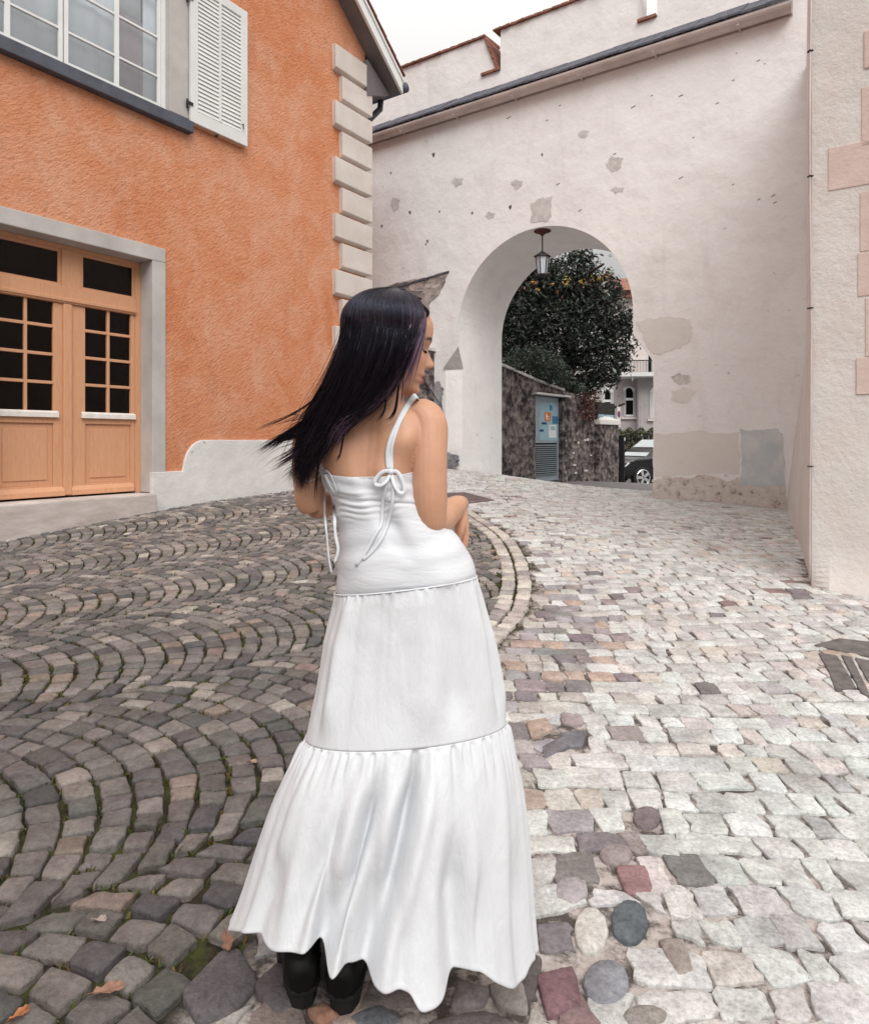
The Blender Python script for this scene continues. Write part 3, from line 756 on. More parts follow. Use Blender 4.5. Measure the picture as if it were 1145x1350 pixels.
    curtain_and_reflection(-.33,-.03,wz0+.02,5.16,wn-.085,M['curtain_mauve'],.008,24)
    curtain_and_reflection(-.33,-.03,5.17,wz1,wn-.12,M['curtain_white'],.006,24)
    m=MB(); m.box(ff,ws0-.2,ws1+.2,-1.8,-1.78,wz0-.3,wz1+.2); m.build('room_wall',M['curtain_white'],wo)
    # shutter folded back on the wall
    a,b=fs(250,.06),fs(325,.06); z0,z1=4.10,5.98; n0,n1=.045,.085
    sh=MB(); w=.115
    sh.box(ff,a,a+w,n0,n1,z0,z1); sh.box(ff,b-w,b,n0,n1,z0,z1); sh.box(ff,a+w,b-w,n0,n1,z0,z0+.16); sh.box(ff,a+w,b-w,n0,n1,z1-.12,z1)
    c=(a+b)/2; sh.box(ff,c-.018,c+.018,n0+.004,n1+.006,z0+.16,z1-.12)
    so=sh.build('shutter',M['shutter'],root,False,.005)
    sl=MB(); z=z0+.17
    while z<z1-.14:
        for p,q in ((a+w,c-.018),(c+.018,b-w)):
            sl.hexa([ff(p,n0+.006,z),ff(q,n0+.006,z),ff(q,n0+.034,z),ff(p,n0+.034,z),ff(p,n0+.006,z+.054),ff(q,n0+.006,z+.054),ff(q,n0+.016,z+.054),ff(p,n0+.016,z+.054)])
        z+=.055
    sl.build('slat_panel',M['shutter'],so)
    h=MB(); h.box(ff,a+.03,b-.03,n0-.03,n0-.004,z0-.02,z0+.02); h.build('back_rail',M['wood'],so)
    for zz in (z0+.22,z1-.3):
        h=MB(); h.box(ff,a-.05,a+.03,n1,n1+.012,zz-.02,zz+.02); h.tube([ff(a-.03,n1-.03,zz-.05),ff(a-.03,n1-.03,zz+.06)],.014,8); h.build('hinge',M['iron'],so)
    h=MB(); h.tube([ff(b-.10,n1,z0+.27),ff(b-.10,n1+.03,z0+.27),ff(b-.10,n1+.03,z0+.20)],.007,6); h.build('hook',M['iron'],so)
    h=MB(); h.tube([ff(c-.06,n1-.02,z0-.045),ff(c-.06,n1+.02,z0-.04)],.016,8); h.build('catch',M['iron'],so)
    # roof: verge board, soffit, tiles
    ov=.36; dz=.16
    def slope(s): return eave+pitch*(sc-s)
    e=.62    # eave overhang
    r=MB(); r.hexa([ff(sc+e,ov,slope(sc+e)+dz),ff(sc+e,-7,slope(sc+e)+dz),ff(peak_s,-7,slope(peak_s)+dz),ff(peak_s,ov,slope(peak_s)+dz)]+[ff(sc+e,ov,slope(sc+e)+dz+.05),ff(sc+e,-7,slope(sc+e)+dz+.05),ff(peak_s,-7,slope(peak_s)+dz+.05),ff(peak_s,ov,slope(peak_s)+dz+.05)])
    p2=2*peak_s-sc-e
    r.hexa([ff(peak_s-.001,ov,slope(peak_s)+dz),ff(peak_s-.001,-7,slope(peak_s)+dz),ff(p2,-7,slope(sc+e)+dz),ff(p2,ov,slope(sc+e)+dz)]+[ff(peak_s-.001,ov,slope(peak_s)+dz+.05),ff(peak_s-.001,-7,slope(peak_s)+dz+.05),ff(p2,-7,slope(sc+e)+dz+.05),ff(p2,ov,slope(sc+e)+dz+.05)])
    ro=r.build('roof',M['tile'],root)
    t=MB(); L=(sc+e-peak_s); n=22       # the tile edges along the verge
    for i in range(n):
        s1=sc+e+.03-L*i/n; s0=sc+e-L*(i+1)/n-.05
        t.hexa([ff(s0,ov-.12,slope(s0)+dz+.052),ff(s1,ov-.12,slope(s1)+dz+.075),ff(s1,ov+.03,slope(s1)+dz+.075),ff(s0,ov+.03,slope(s0)+dz+.052),
                ff(s0,ov-.12,slope(s0)+dz+.075),ff(s1,ov-.12,slope(s1)+dz+.105),ff(s1,ov+.03,slope(s1)+dz+.105),ff(s0,ov+.03,slope(s0)+dz+.075)])
    t.build('verge_tile',M['tile'],ro,False,.006)
    b=MB(); d1=.16    # verge board in two steps
    def board(n0,n1,za,zb):
        b.hexa([ff(peak_s,n0,slope(peak_s)+za),ff(sc+e,n0,slope(sc+e)+za),ff(sc+e,n1,slope(sc+e)+za),ff(peak_s,n1,slope(peak_s)+za),
                ff(peak_s,n0,slope(peak_s)+zb),ff(sc+e,n0,slope(sc+e)+zb),ff(sc+e,n1,slope(sc+e)+zb),ff(peak_s,n1,slope(peak_s)+zb)])
    board(ov-.05,ov-.002,-.10,dz-.06); board(ov-.05,ov+.022,dz-.058,dz-.002)
    b.build('verge_board',M['white_paint'],ro,False,.005)
    sf=MB(); sf.hexa([ff(peak_s,.0,slope(peak_s)-.06),ff(sc+e-.01,.0,slope(sc+e)-.06),ff(sc+e-.01,ov-.052,slope(sc+e)-.06),ff(peak_s,ov-.052,slope(peak_s)-.06),
        ff(peak_s,.0,slope(peak_s)+.0),ff(sc+e-.01,.0,slope(sc+e)+.0),ff(sc+e-.01,ov-.052,slope(sc+e)+.0),ff(peak_s,ov-.052,slope(peak_s)+.0)])
    sf.hexa([ff(sc+.02,-6.9,slope(sc+e)-.06),ff(sc+e-.01,-6.9,slope(sc+e)-.06),ff(sc+e-.01,-.002,slope(sc+e)-.06),ff(sc+.02,-.002,slope(sc+e)-.06),
        ff(sc+.02,-6.9,slope(sc+e)),ff(sc+e-.01,-6.9,slope(sc+e)),ff(sc+e-.01,-.002,slope(sc+e)),ff(sc+.02,-.002,slope(sc+e))])
    sf.build('soffit',M['soffit'],ro)
    bx=MB(); ze=slope(sc+e); bx.prism([ff(sc-.06,.004,ze-.34),ff(sc+e-.08,.004,ze-.10),ff(sc+e-.08,.004,ze-.062),ff(sc-.06,.004,ze+.28)],FN*.10); bx.build('eave_box',M['soffit'],ro)
    gt_=MB(); gt_.tube([ff(sc+e+.07,ov+.02,ze+.04),ff(sc+e+.07,-6.9,ze+.04)],.085,12); gt_.build('gutter',M['slate'],root,True)
    dp=MB(); dp.tube([ff(sc+e+.07,-.2,ze-.02),ff(sc+e+.05,-.2,ze-.20),ff(sc+.18,-.3,ze-.75),ff(sc+.14,-.3,ze-1.0),ff(sc+.14,-.3,-1.0)],.055,10); dp.tube([ff(sc+.14,-.3,ze-1.25),ff(sc+.14,-.3,ze-1.18)],.075,10); dp.build('downpipe',M['slate'],root,True)
    return root
def empty_part(n,p): return None
orange_house()

# ------------------------------------------------------------------ the gate wall
def apply_bool(o, cutters):
    for c in cutters:
        m=o.modifiers.new('b','BOOLEAN'); m.operation='DIFFERENCE'; m.solver='EXACT'; m.object=c
    dg=bpy.context.evaluated_depsgraph_get(); me=bpy.data.meshes.new_from_object(o.evaluated_get(dg))
    o.modifiers.clear(); old=o.data; o.data=me
    for c in cutters: bpy.data.objects.remove(c)
def gate_wall():
    root=empty('gate_wall','tall whitewashed town wall with an arched gateway, battlements and worn plaster patches','town wall',loc=tuple(G0+Vector((0,0,E-1.1))))
    tl,tr=gt(604),gt(834); cen=(tl+tr)/2; rad=(tl-tr)/2; zc=3.80-rad; th=1.75
    top=6.42; t0,t1=-.55,15.
    prof=[(t0,-2.6),(t0,top),(t1,top),(t1,-2.6),(tl,-2.6),(tl,zc)]
    n=40
    for i in range(1,n): 
        a=math.pi*i/n; prof.append((cen+rad*math.cos(a),zc+rad*math.sin(a)*1.0))
    prof+=[(tr,zc),(tr,-2.6)]
    m=MB(); m.prism([gf(t,0,z) for t,z in prof],GP*th); o=m.build('wall',[M['lime'],M['vault']],root)
    cut=[]
    for a,sg in ((tl,1),(tr,-1)):
        za,zb=(1.85,1.37) if sg>0 else (1.77,1.27)
        c=.36
        vs=[gf(a-sg*.02,-.03,-2.8),gf(a+sg*c,-.03,-2.8),gf(a-sg*.02,.15,-2.8),gf(a-sg*.02,-.03,zb),gf(a+sg*c,-.03,zb),gf(a-sg*.02,.15,zb),gf(a-sg*.02,-.03,za)]
        q=MB()
        if sg<0: q.prism([gf(a+.02,-.05,-2.8),gf(a-c+.03,-.05,-2.8),gf(a-c+.03,-.05,zb),gf(a+.02,-.05,za)],GP*(th+.1))
        else: q.add(vs,[(0,1,2),(0,3,4,1),(1,4,5,2),(2,5,3,0),(3,6,4),(4,6,5),(5,6,3)])
        cut.append(q.build('cutter',M['lime']))
    apply_bool(o,cut)
    # the soffit and reveals of the passage get the darker plaster
    for p in []:
        c=p.center; d=(Vector((c.x,c.y,0))+Vector((root.location.x*0,0,0))-G0).dot(GP); t=(Vector((c.x,c.y,0))-G0).dot(GW)
        if .02<d<th-.02 and tr-.1<t<tl+.1 and c.z-E<3.9 and c.z-E>1.2 and abs(p.normal.dot(GP))<.3: p.material_index=1
    c=.36; A,Bv,Cv=gf(tl,0,1.85),gf(tl+c-.02,-.03,1.37),gf(tl-.02,.15,1.37); nn=(Bv-A).cross(Cv-A).normalized(); nn=nn if nn.dot(-GP)>0 else -nn
    A,Bv,Cv=A+nn*.012,Bv+nn*.004+Vector((0,0,.012)),Cv+nn*.004+Vector((0,0,.012)); m=MB(); m.prism([A+Vector((0,0,-.05)),Bv,Cv],nn*.008); m.build('stop_stone',M['stop'],root)  # thin grey sheet laid over the chamfer stop
    # thin patches of other render and stone standing a little proud of the face
    def patch(name,poly,mat,thick=.006,d=0.,seedn=0):
        """poly in photo positions on the wall face, roughened outline"""
        rr=random.Random(seedn+len(poly)); P_=[]
        k=len(poly)
        size=max(max(p[0] for p in poly)-min(p[0] for p in poly),8)
        def rough(a,b,amp,lv):
            if lv==0 or math.hypot(b[0]-a[0],b[1]-a[1])<1.2: P_.append(a); return
            mq=((a[0]+b[0])/2+rr.uniform(-1,1)*amp,(a[1]+b[1])/2+rr.uniform(-1,1)*amp); rough(a,mq,amp*.62,lv-1); rough(mq,b,amp*.62,lv-1)
        for i in range(k): rough(poly[i],poly[(i+1)%k],min(3.2,size*.09),4)
        q=MB(); q.prism([gf(gt(x),-thick+d,gzz(x,y)) for x,y in P_],GP*(thick+.01)); return q.build(name,M[mat],root)
    patch('exposed_masonry',[(484,388),(592,357),(580,385),(566,400),(568,440),(540,470),(484,470)],'masonry',.012)
    lt=MB(); 
    lt.prism([gf(gt(484),-.03,gzz(484,389)),gf(gt(592),-.03,gzz(592,357.5)),gf(gt(592),-.03,gzz(592,359.5)),gf(gt(484),-.03,gzz(484,392))],GP*.04); lt.build('ledge',M['tile_grey'],root)
    patch('exposed_masonry',[(548,515),(580,503),(584,520),(582,560),(548,565)],'bluestone',.01)
    patch('footing',[(581,600),(592,596),(604,600),(604,614),(581,612)],'bluestone',.05)
    patch('cement_patch',[(699,292),(700,268),(712,262),(728,258),(726,280),(722,292)],'cement_grey')
    patch('cement_patch',[(838,424),(862,420),(905,421),(912,430),(910,448),(898,458),(868,468),(863,466),(850,450)],'cement')
    patch('cement_patch',[(884,497),(895,491),(908,495),(909,503),(896,507)],'cement_grey')
    patch('cement_patch',[(884,514),(905,510),(916,515),(910,528),(890,530)],'cement')
    for i,(x,y,w,h) in enumerate([(808,216,13,11),(680,243,9,7),(520,270,7,10),(602,240,9,7),(768,177,8,5),(812,251,10,5),(645,284,7,5)]):
        patch('cement_patch',[(x-w*.8,y),(x-w*.2,y-h),(x+w,y-h*.7),(x+w*.8,y+h*.4),(x-w*.1,y+h)],'cement_grey',.005,0,i)
    patch('cement_patch',[(975,565),(1026,566),(1030,575),(1034,640),(975,640)],'cement_blue',.012)
    patch('footing',[(861,634),(880,628),(905,632),(930,626),(960,634),(985,628),(1010,636),(1034,640),(1035,672.5),(861,657)],'base',.010)
    patch('cement_patch',[(862,570),(930,568),(974,570),(974,625),(862,628)],'cement',.004)
    # putlog holes and cracks
    h=MB()
    rr=random.Random(4)
    for x,y,w in [(571,204,3),(540,280,2.4),(672,273,3),(622,281,2),(563,318,2),(503,298,2),(515,228,1.5),(561,322,1.5),(714,204,2),(579,279,1.5)]:
        q=[gf(gt(x+dx),-.004,gzz(x+dx,y+dy)) for dx,dy in ((-w*.7,-w*.4),(w*.7,-w),(w*.6,w*.5),(0,w*1.3))]
        h.prism(q,GP*.01)
    for _ in range(26):
        x,y=rr.uniform(640,1045),rr.uniform(60,300)
        if y<190-(x-480)*.318+20: continue
        l=rr.uniform(2,7); q=[(x,y),(x+l,y-l*.55),(x+l*.9,y-l*.5+1.1),(x+l*.1,y+.9)]
        h.prism([gf(gt(a),-.003,gzz(a,b)) for a,b in q],GP*.006)
    hm_=h.build('putlog_holes',M['patch_dark'],root)
    # gutter and tile strip
    zg=6.28
    m=MB()
    def halfpipe(t_a,t_b):
        n=10; vs=[]
        for t in (t_a,t_b):
            for i in range(n+1):
                a=math.pi+math.pi*i/n; vs.append(gf(t,-.13+.115*math.cos(a),zg+.115*math.sin(a)))
            for i in range(n+1):
                a=2*math.pi-math.pi*i/n; vs.append(gf(t,-.13+.10*math.cos(a),zg+.10*math.sin(a)))
        k=2*(n+1); m.add(vs,[(i,(i+1)%k,k+(i+1)%k,k+i) for i in range(k)]+[tuple(range(k)),tuple(range(k,2*k))[::-1]])
    halfpipe(-.1,14.5)
    for t in np.arange(.6,14,1.25): m.box(lambda a,b,c:gf(a,b,c),t-.012,t+.012,-.252,-.01,zg-.125,zg-.112)
    m.build('gutter',M['zinc'],root,False)
    m=MB(); m.box(gf,-.1,14.5,-.012,.10,6.18,6.40); m.build('fascia',M['zinc'],root)
    m=MB(); rr=random.Random(2)
    t=-.1
    while t<14.4:
        w=.17; dzz=rr.uniform(-.008,.008)
        m.hexa([gf(t,-.17,6.36+dzz),gf(t+w-.008,-.17,6.36+dzz),gf(t+w-.008,.62,6.90+dzz),gf(t,.62,6.90+dzz),gf(t,-.17,6.395+dzz),gf(t+w-.008,-.17,6.395+dzz),gf(t+w-.008,.62,6.94+dzz),gf(t,.62,6.94+dzz)])
        t+=w
    m.build('tile_strip',M['tile_grey'],root)
    # battlements
    d=.6; zb=7.2
    m=MB(); m.box(gf,-.5,15,d,d+.55,6.3,zb); m.build('parapet',M['lime'],root)
    def ragged(a,b,mat=None):
        pass
    tops=[(5.40,8.05,5.11,7.95),(2.36,5.03,2.36,7.98),(-.5,2.02,-.5,8.0),(8.4,11.0,8.4,7.95)]
    for ta,tb,ta2,zt in tops:
        m=MB(); m.prism([gf(ta2,d,zb-.001),gf(ta,d,zt),gf(tb,d,zt),gf(tb,d,zb-.001)],GP*.55); mo=m.build('merlon',M['lime'],root)
        c=MB(); rr=random.Random(int(tb*10))
        t=ta-.04
        while t<tb:
            w=rr.uniform(.13,.2); j=rr.uniform(-.015,.02)
            c.hexa([gf(t,d-.06+j,zt+.002),gf(t+w-.01,d-.06+j,zt+.002),gf(t+w-.01,d+.60,zt+.05),gf(t,d+.60,zt+.05),gf(t,d-.06+j,zt+.045),gf(t+w-.01,d-.06+j,zt+.04+j),gf(t+w-.01,d+.60,zt+.11),gf(t,d+.60,zt+.11)]); t+=w
        c.build('coping',M['tile'],mo,False,.008)
        if ta!=ta2:
            c=MB()
            for i in range(6):
                f0,f1=i/6,(i+.93)/6; A=lambda f:(ta+(ta2-ta)*f,zt+(zb-zt)*f)
                (p0,z0),(p1,z1)=A(f0),A(f1); j=rr.uniform(-.01,.02)
                c.hexa([gf(p0-.005,d-.05+j,z0),gf(p1-.005,d-.05+j,z1),gf(p1-.005,d+.58,z1),gf(p0-.005,d+.58,z0),gf(p0-.05,d-.05+j,z0+.01),gf(p1-.05,d-.05+j,z1+.01),gf(p1-.05,d+.58,z1+.01),gf(p0-.05,d+.58,z0+.01)])
            c.build('coping',M['tile'],mo,False,.006)
    c=MB(); c.box(gf,5.035,5.45,d-.05,d+.6,zb+.002,zb+.05); c.box(gf,2.03,2.35,d-.05,d+.6,zb+.002,zb+.05); c.build('crenel_sill',M['tile'],root)
    return (tl,tr,cen,zc,rad)
GA=gate_wall()

# lantern under the arch
def lantern():
    tl,tr,cen,zc,rad=GA
    d=.22; t=gt(714.5,d); z1=zc+math.sqrt(max(.01,rad**2-(t-cen)**2)); 
    base=gf(t,d,z1)
    root=empty('lantern','old hexagonal iron and glass lantern hanging from the crown of the archway','lantern',None,tuple(base))
    m=MB(); m.lathe(base,[(.17,.02),(.15,-.02),(.06,-.05),(.025,-.09)],14); m.build('ceiling_rose',M['rust'],root,True)
    m=MB(); m.tube([base+Vector((0,0,-.06)),base+Vector((0,0,-.40))],.012,6); m.build('rod',M['iron'],root)
    zt=-.40; h=.34
    m=MB(); m.lathe(base,[(.03,zt+.02),(.06,zt),(.15,zt-.055),(.16,zt-.075),(.14,zt-.082)],6); m.build('cap',M['iron'],root)
    g_=MB(); g_.lathe(base,[(.118,zt-.083),(.082,zt-.083-h+.03)],6); g_.build('glass',M['frost'],root)
    m=MB()
    for i in range(6):
        a=2*math.pi*i/6; m.tube([base+Vector((.122*math.cos(a),.122*math.sin(a),zt-.08)),base+Vector((.086*math.cos(a),.086*math.sin(a),zt-.055-h))],.009,5)
    m.lathe(base,[(.05,zt-.10-h),(.088,zt-.07-h),(.092,zt-.05-h),(.08,zt-.05-h)],6); m.build('frame',M['iron'],root)
lantern()

# ------------------------------------------------------------------ house on the right
def right_house():
    c0=Vector((2.87,5.2,0)); far_t=G0+GW*gt(1062)+GP*.02; far_b=G0+GW*gt(1036)+GP*.02
    fx=Vector((.8305,-.557,0)); bk=Vector((.472,.881,0))
    root=empty('plaster_house','rough cream plastered house corner with pink sandstone blocks at the right edge','house',loc=(2.87,5.2,.2))
    H=5.4
    # side face warped: its far foot stands further left than its head
    vs=[];f=[]; nu,nv_=12,30
    for j in range(nv_+1):
        z=-2.0+(H+2.0)*j/nv_; k=min(1,max(0,(1.3-z)/2.2)); far=far_t*(1-k)+far_b*k
        for i in range(nu+1):
            p=c0*(1-i/nu)+far*(i/nu); vs.append((p.x,p.y,z+E))
    for j in range(nv_):
        for i in range(nu): a=j*(nu+1)+i; f.append((a,a+nu+1,a+nu+2,a+1))
    b=len(vs); far=far_t+GP*1.2
    pts=[c0,c0+fx*7,c0+fx*7+Vector((.557,.83,0))*7,far]
    # front face with a swelling foot
    n0=len(vs); foot=[(-2.0,.09),(-1.14,.09)]+[(-1.14+.34*q/9,.09*(1-q/9)**2) for q in range(1,10)]+[(H,0)]
    for z,o in foot:
        for s in (0,.12,.5,2,7): 
            q=c0+fx*s+Vector((-.557,-.83,0))*(o*min(1,s/.12)); vs.append((q.x,q.y,z+E))
    for j in range(len(foot)-1):
        for i in range(4): a=n0+j*5+i; f.append((a,a+1,a+6,a+5))
    n1=len(vs); 
    for p in pts: vs.append((p.x,p.y,H+E))
    for p in pts: vs.append((p.x,p.y,-2+E))
    f.append((n1,n1+1,n1+2,n1+3)); f.append((n1+1,n1+5,n1+6,n1+2)); f.append((n1+2,n1+6,n1+7,n1+3))
    o=mk('wall',vs,f,M['cream'],root)
    rt=MB(); P=lambda p,z:Vector((p.x,p.y,z+E))
    q=[c0+Vector((-.15,-.45,0)),c0+fx*7.2+Vector((-.3,-.4,0)),c0+fx*7.2+Vector((.557,.83,0))*7,far]
    rt.prism([P(p,H+.001) for p in q],(0,0,.12)); rt.build('roof',M['tile'],root)
    # sandstone blocks, toothed round a window
    def fr(s,n,z): return c0+fx*s+Vector((-.557,-.83,0))*n+Vector((0,0,z+E))
    def sx(px): u=(px-CX0)/FL; return (u*c0.y-c0.x)/(fx.x-fx.y*u)
    def blk(x0,x1,y0,y1,n=.006):
        s0=sx(x0); s1=sx(x1) if x1<1150 else x1-1150; y=c0.y+fx.y*s0; m=MB()
        m.box(fr,s0,s1,-.05,n,(HY-y1)/FL*y,(HY-y0)/FL*y); m.build('sandstone_block',M['pink'],root,False,.004)
    blk(1135,1150.62,116,194); blk(1091,1150.62,196,252); blk(1133,1150.5,254,332); blk(1130,1150.62,334,391); blk(1140,1150.5,393,470); blk(1128,1150.55,472,520,.010)
    m=MB(); m.box(fr,.62,1.5,-.2,-.19,1.8,3.6); m.build('window',M['glass_dark'],root)
    m=MB(); m.box(fr,sx(1138),.9,-.05,.012,2.72,3.0); m.build('window_lintel',M['pink'],root,False,.01)
    return c0,fx
c0,fx=right_house()
# lightning conductor down the corner
def conductor():
    m=MB(); p=c0+Vector((-.022,-.022,0)); zs=np.linspace(-1.06,5.3,40)
    root=empty('lightning_conductor','thin grey lightning conductor wire running down the corner of the plastered house','wire',None,(p.x,p.y,E-1.06))
    m.tube([Vector((p.x+.006*math.sin(z*2.1),p.y,z+E)) for z in zs],.010,6); m.build('wire',M['zinc'],root,True)
    for z in (2.95,1.0,2.0,-.2):
        k=MB(); k.box(lambda a,b,c:Vector((p.x+a,p.y+b,z+E+c)),-.016,.016,-.016,.02,-.004,.004); k.build('clip',M['iron'],root)
conductor()
# ------------------------------------------------------------------ beyond the gate
UD=Vector((.605,.796,0)); UN=Vector((.796,-.605,0)); U0=Vector((1.56,15.5,0))      # retaining wall line; UN points to the street
def uf(s,n,z): return U0+UD*s+UN*n+Vector((0,0,z+E))
def us(px,n=0.):
    u=(px-CX0)/FL; x0,y0=U0.x+UN.x*n,U0.y+UN.y*n
    return (u*y0-x0)/(UD.x-UD.y*u)
def uz(px,py,n=0.):
    s=us(px,n); return (HY-py)/FL*(U0.y+UD.y*s+UN.y*n)
def stone_wall():
    root=empty('stone_wall','dark weathered rubble retaining wall with a grey metal door, seen through the arch','wall',loc=tuple(uf(0,0,-1)))
    s_end=us(786); d0,d1=us(706),us(739)
    ztop=lambda s:np.interp(s,[-3,0,us(705),us(740),us(765),s_end],[1.75,1.66,1.44,uz(740,515),uz(765,521),uz(785,529)])
    zd=uz(722,523)
    m=MB()
    def piece(a,b,z0,zt=None,n0=-.6):
        k=max(2,int((b-a)/.3)+1); S_=np.linspace(a,b,k)
        for p,q in zip(S_[:-1],S_[1:]):
            za,zb=(ztop(p),ztop(q)) if zt is None else (zt,zt)
            m.hexa([uf(p,n0,z0),uf(q,n0,z0),uf(q,0,z0),uf(p,0,z0),uf(p,n0,za),uf(q,n0,zb),uf(q,0,zb),uf(p,0,za)])
    piece(-3.2,d0-.02,-2.2); piece(d1+.10,s_end,-2.2); piece(d0-.02,d1+.10,zd+.04)
    m.build('wall',M['rubble'],root)
    m=MB()
    S_=np.linspace(-3.2,us(742),30)
    for p,q in zip(S_[:-1],S_[1:]): m.hexa([uf(p,-.65,ztop(p)),uf(q,-.65,ztop(q)),uf(q,.05,ztop(q)),uf(p,.05,ztop(p)),uf(p,-.65,ztop(p)+.06),uf(q,-.65,ztop(q)+.06),uf(q,.05,ztop(q)+.06),uf(p,.05,ztop(p)+.06)])
    m.build('coping',M['cement_grey'],root)
    m=MB(); m.box(uf,us(703),us(748),-.1,.10,zd+.03,zd+.075); m.build('door_canopy',M['white_stone'],root)
    zb=uz(722,632); zl=uz(722,584)
    m=MB(); m.box(uf,d0,d1+.08,-.16,-.11,zb-.05,zd); d=m.build('metal_door',M['metal_door'],root)
    m=MB(); m.box(uf,d0+.06,d1-.05,-.109,-.100,zb+.12,zl); m.build('louvre_backing',M['dark'],d)
    m=MB(); z=zb+.13
    while z<zl-.02:
        m.hexa([uf(d0+.06,-.10,z),uf(d1-.05,-.10,z),uf(d1-.05,-.07,z-.018),uf(d0+.06,-.07,z-.018),uf(d0+.06,-.10,z+.018),uf(d1-.05,-.10,z+.018),uf(d1-.05,-.07,z),uf(d0+.06,-.07,z)]); z+=.052
    m.build('louvre',M['louvre'],d)
    def pst(x0,x1,y0,y1,mat,n=-.108,name='poster'):
        m=MB(); m.box(uf,us(x0,-.11),us(x1,-.11),-.112,n,uz(x0,y1,-.11),uz(x0,y0,-.11)); m.build(name,M[mat],d)
    pst(711,735,530,580,'cyan_paint',-.1085); pst(717,725.5,543.5,555,'orange_sticker',-.106); 
    m=MB()
    for x0,x1,y0,y1 in ((719.4,721,545.5,553),(719.4,724,551.6,553),(721,723.6,548.2,549.6)): m.box(uf,us(x0,-.1),us(x1,-.1),-.1065,-.1045,uz(x0,y1,-.1),uz(x0,y0,-.1))
    m.build('letter_mark',M['white_paper'],d)
    pst(727.5,735,548.5,558.5,'blue_paper',-.1055); pst(723,732.5,560,577,'white_paper',-.105); pst(725,731,562,567,'cyan_paint',-.1035); pst(713.5,720,556.5,559.5,'navy_paint',-.1045); pst(724,727.5,534,541,'blue_paper',-.1065); pst(710.8,716,566,569,'navy_paint',-.107)
    m=MB(); m.tube([uf(d1-.03,-.10,uz(735,581)),uf(d1-.03,-.05,uz(735,581)),uf(d1-.09,-.05,uz(735,581))],.014,6); m.build('handle',M['chrome'],d)
    rr=random.Random(3); m=MB()
    for _ in range(9):
        s=rr.uniform(d1+.25,s_end-.15); z=rr.uniform(-.95,.1); w=rr.uniform(.05,.15); h=rr.uniform(.03,.07)
        m.box(uf,s,s+w,-.02,.012,z,z+h)
    m.build('pale_stone',M['cement'],root,False,.01)
stone_wall()
def pillar():
    s0,s1=us(790,.15),us(815,.15); zt=uz(800,560,.15)
    root=empty('gate_pillar','squat stained stone gate pillar at the end of the rubble wall','pillar',loc=tuple(uf((s0+s1)/2,0,-1.3)))
    f=lambda a,b,c:uf(a,b,c)
    m=MB(); m.box(f,s0,s1,-.45,.15,-2.2,zt); m.build('shaft',M['rubble'],root,False,.02)
    m=MB(); m.box(f,s0-.05,s1+.05,-.5,.20,zt+.001,zt+.13); m.prism([f(s0-.05,.20,zt+.131),f(s1+.05,.20,zt+.131),f((s0+s1)/2,.0,zt+.3)],UN*-.7); m.build('cap',M['cement'],root,False,.02)
    # sign box on the pillar
    r=empty('sign_box','dark rectangular notice panel standing on top of the stone gate pillar','sign',loc=tuple(uf((s0+s1)/2,-.1,zt+.3)))
    zz=uz(800,553,.1); z2=uz(800,531,.1)
    m=MB(); m.box(f,s0+.03,s1-.08,-.02,.06,zz,z2); m.build('panel',M['iron'],r,False,.006)
    m=MB(); m.box(f,s0+.07,s1-.14,.061,.066,zz+.02,zz+.14); m.build('photo_strip',M['cyan_paint'],r)
    for q in (s0+.15,s1-.25):
        m=MB(); m.box(f,q,q+.05,-.04,-.021,zt+.1,z2); m.build('post',M['iron'],r)
    # street sign
    sx=us(818,.2); zc_=uz(818,546,.2); r=empty('street_sign','white street sign panel with a red and blue no stopping disc beside the gate pillar','sign',loc=tuple(f(sx,.2,-1.4)))
    m=MB(); m.tube([f(sx+.02,.08,-1.5),f(sx+.02,.08,zc_+.3)],.025,8); m.build('post',M['chrome'],r)
    m=MB(); m.box(f,sx-.10,sx+.15,.11,.125,zc_-.38,zc_+.22); m.build('panel',M['white_paper'],r)
    def disc(rad,n,mat,nm):
        m=MB(); c=f(sx+.02,n,zc_); m.prism([c+UD*rad*math.cos(a)+Vector((0,0,rad*math.sin(a))) for a in np.linspace(0,2*math.pi,20,endpoint=False)],UN*.006); m.build(nm,M[mat],r)
    disc(.105,.126,'sign_red','disc_rim'); disc(.075,.133,'sign_blue','disc_face')
    m=MB(); c=f(sx+.02,.141,zc_); m.prism([c+UD*x+Vector((0,0,z)) for x,z in ((-.06,.045),(-.045,.06),(.06,-.045),(.045,-.06))],UN*.004); m.build('disc_bar',M['sign_red'],r)
    # parking machine
    sx=us(819,.5); r=empty('parking_meter','dark slim parking machine standing in front of the black car','parking meter',loc=tuple(f(sx,.5,-1.4)))
    m=MB(); y=f(sx,.5,0); m.box(f,sx-.03,sx+.05,.42,.58,-1.7,uz(819,574,.5)); m.build('body',M['iron'],r,False,.02)
    m=MB(); m.box(f,sx-.02,sx+.05,.581,.588,uz(819,581,.5),uz(819,577,.5)); m.build('screen',M['white_paper'],r)
pillar()

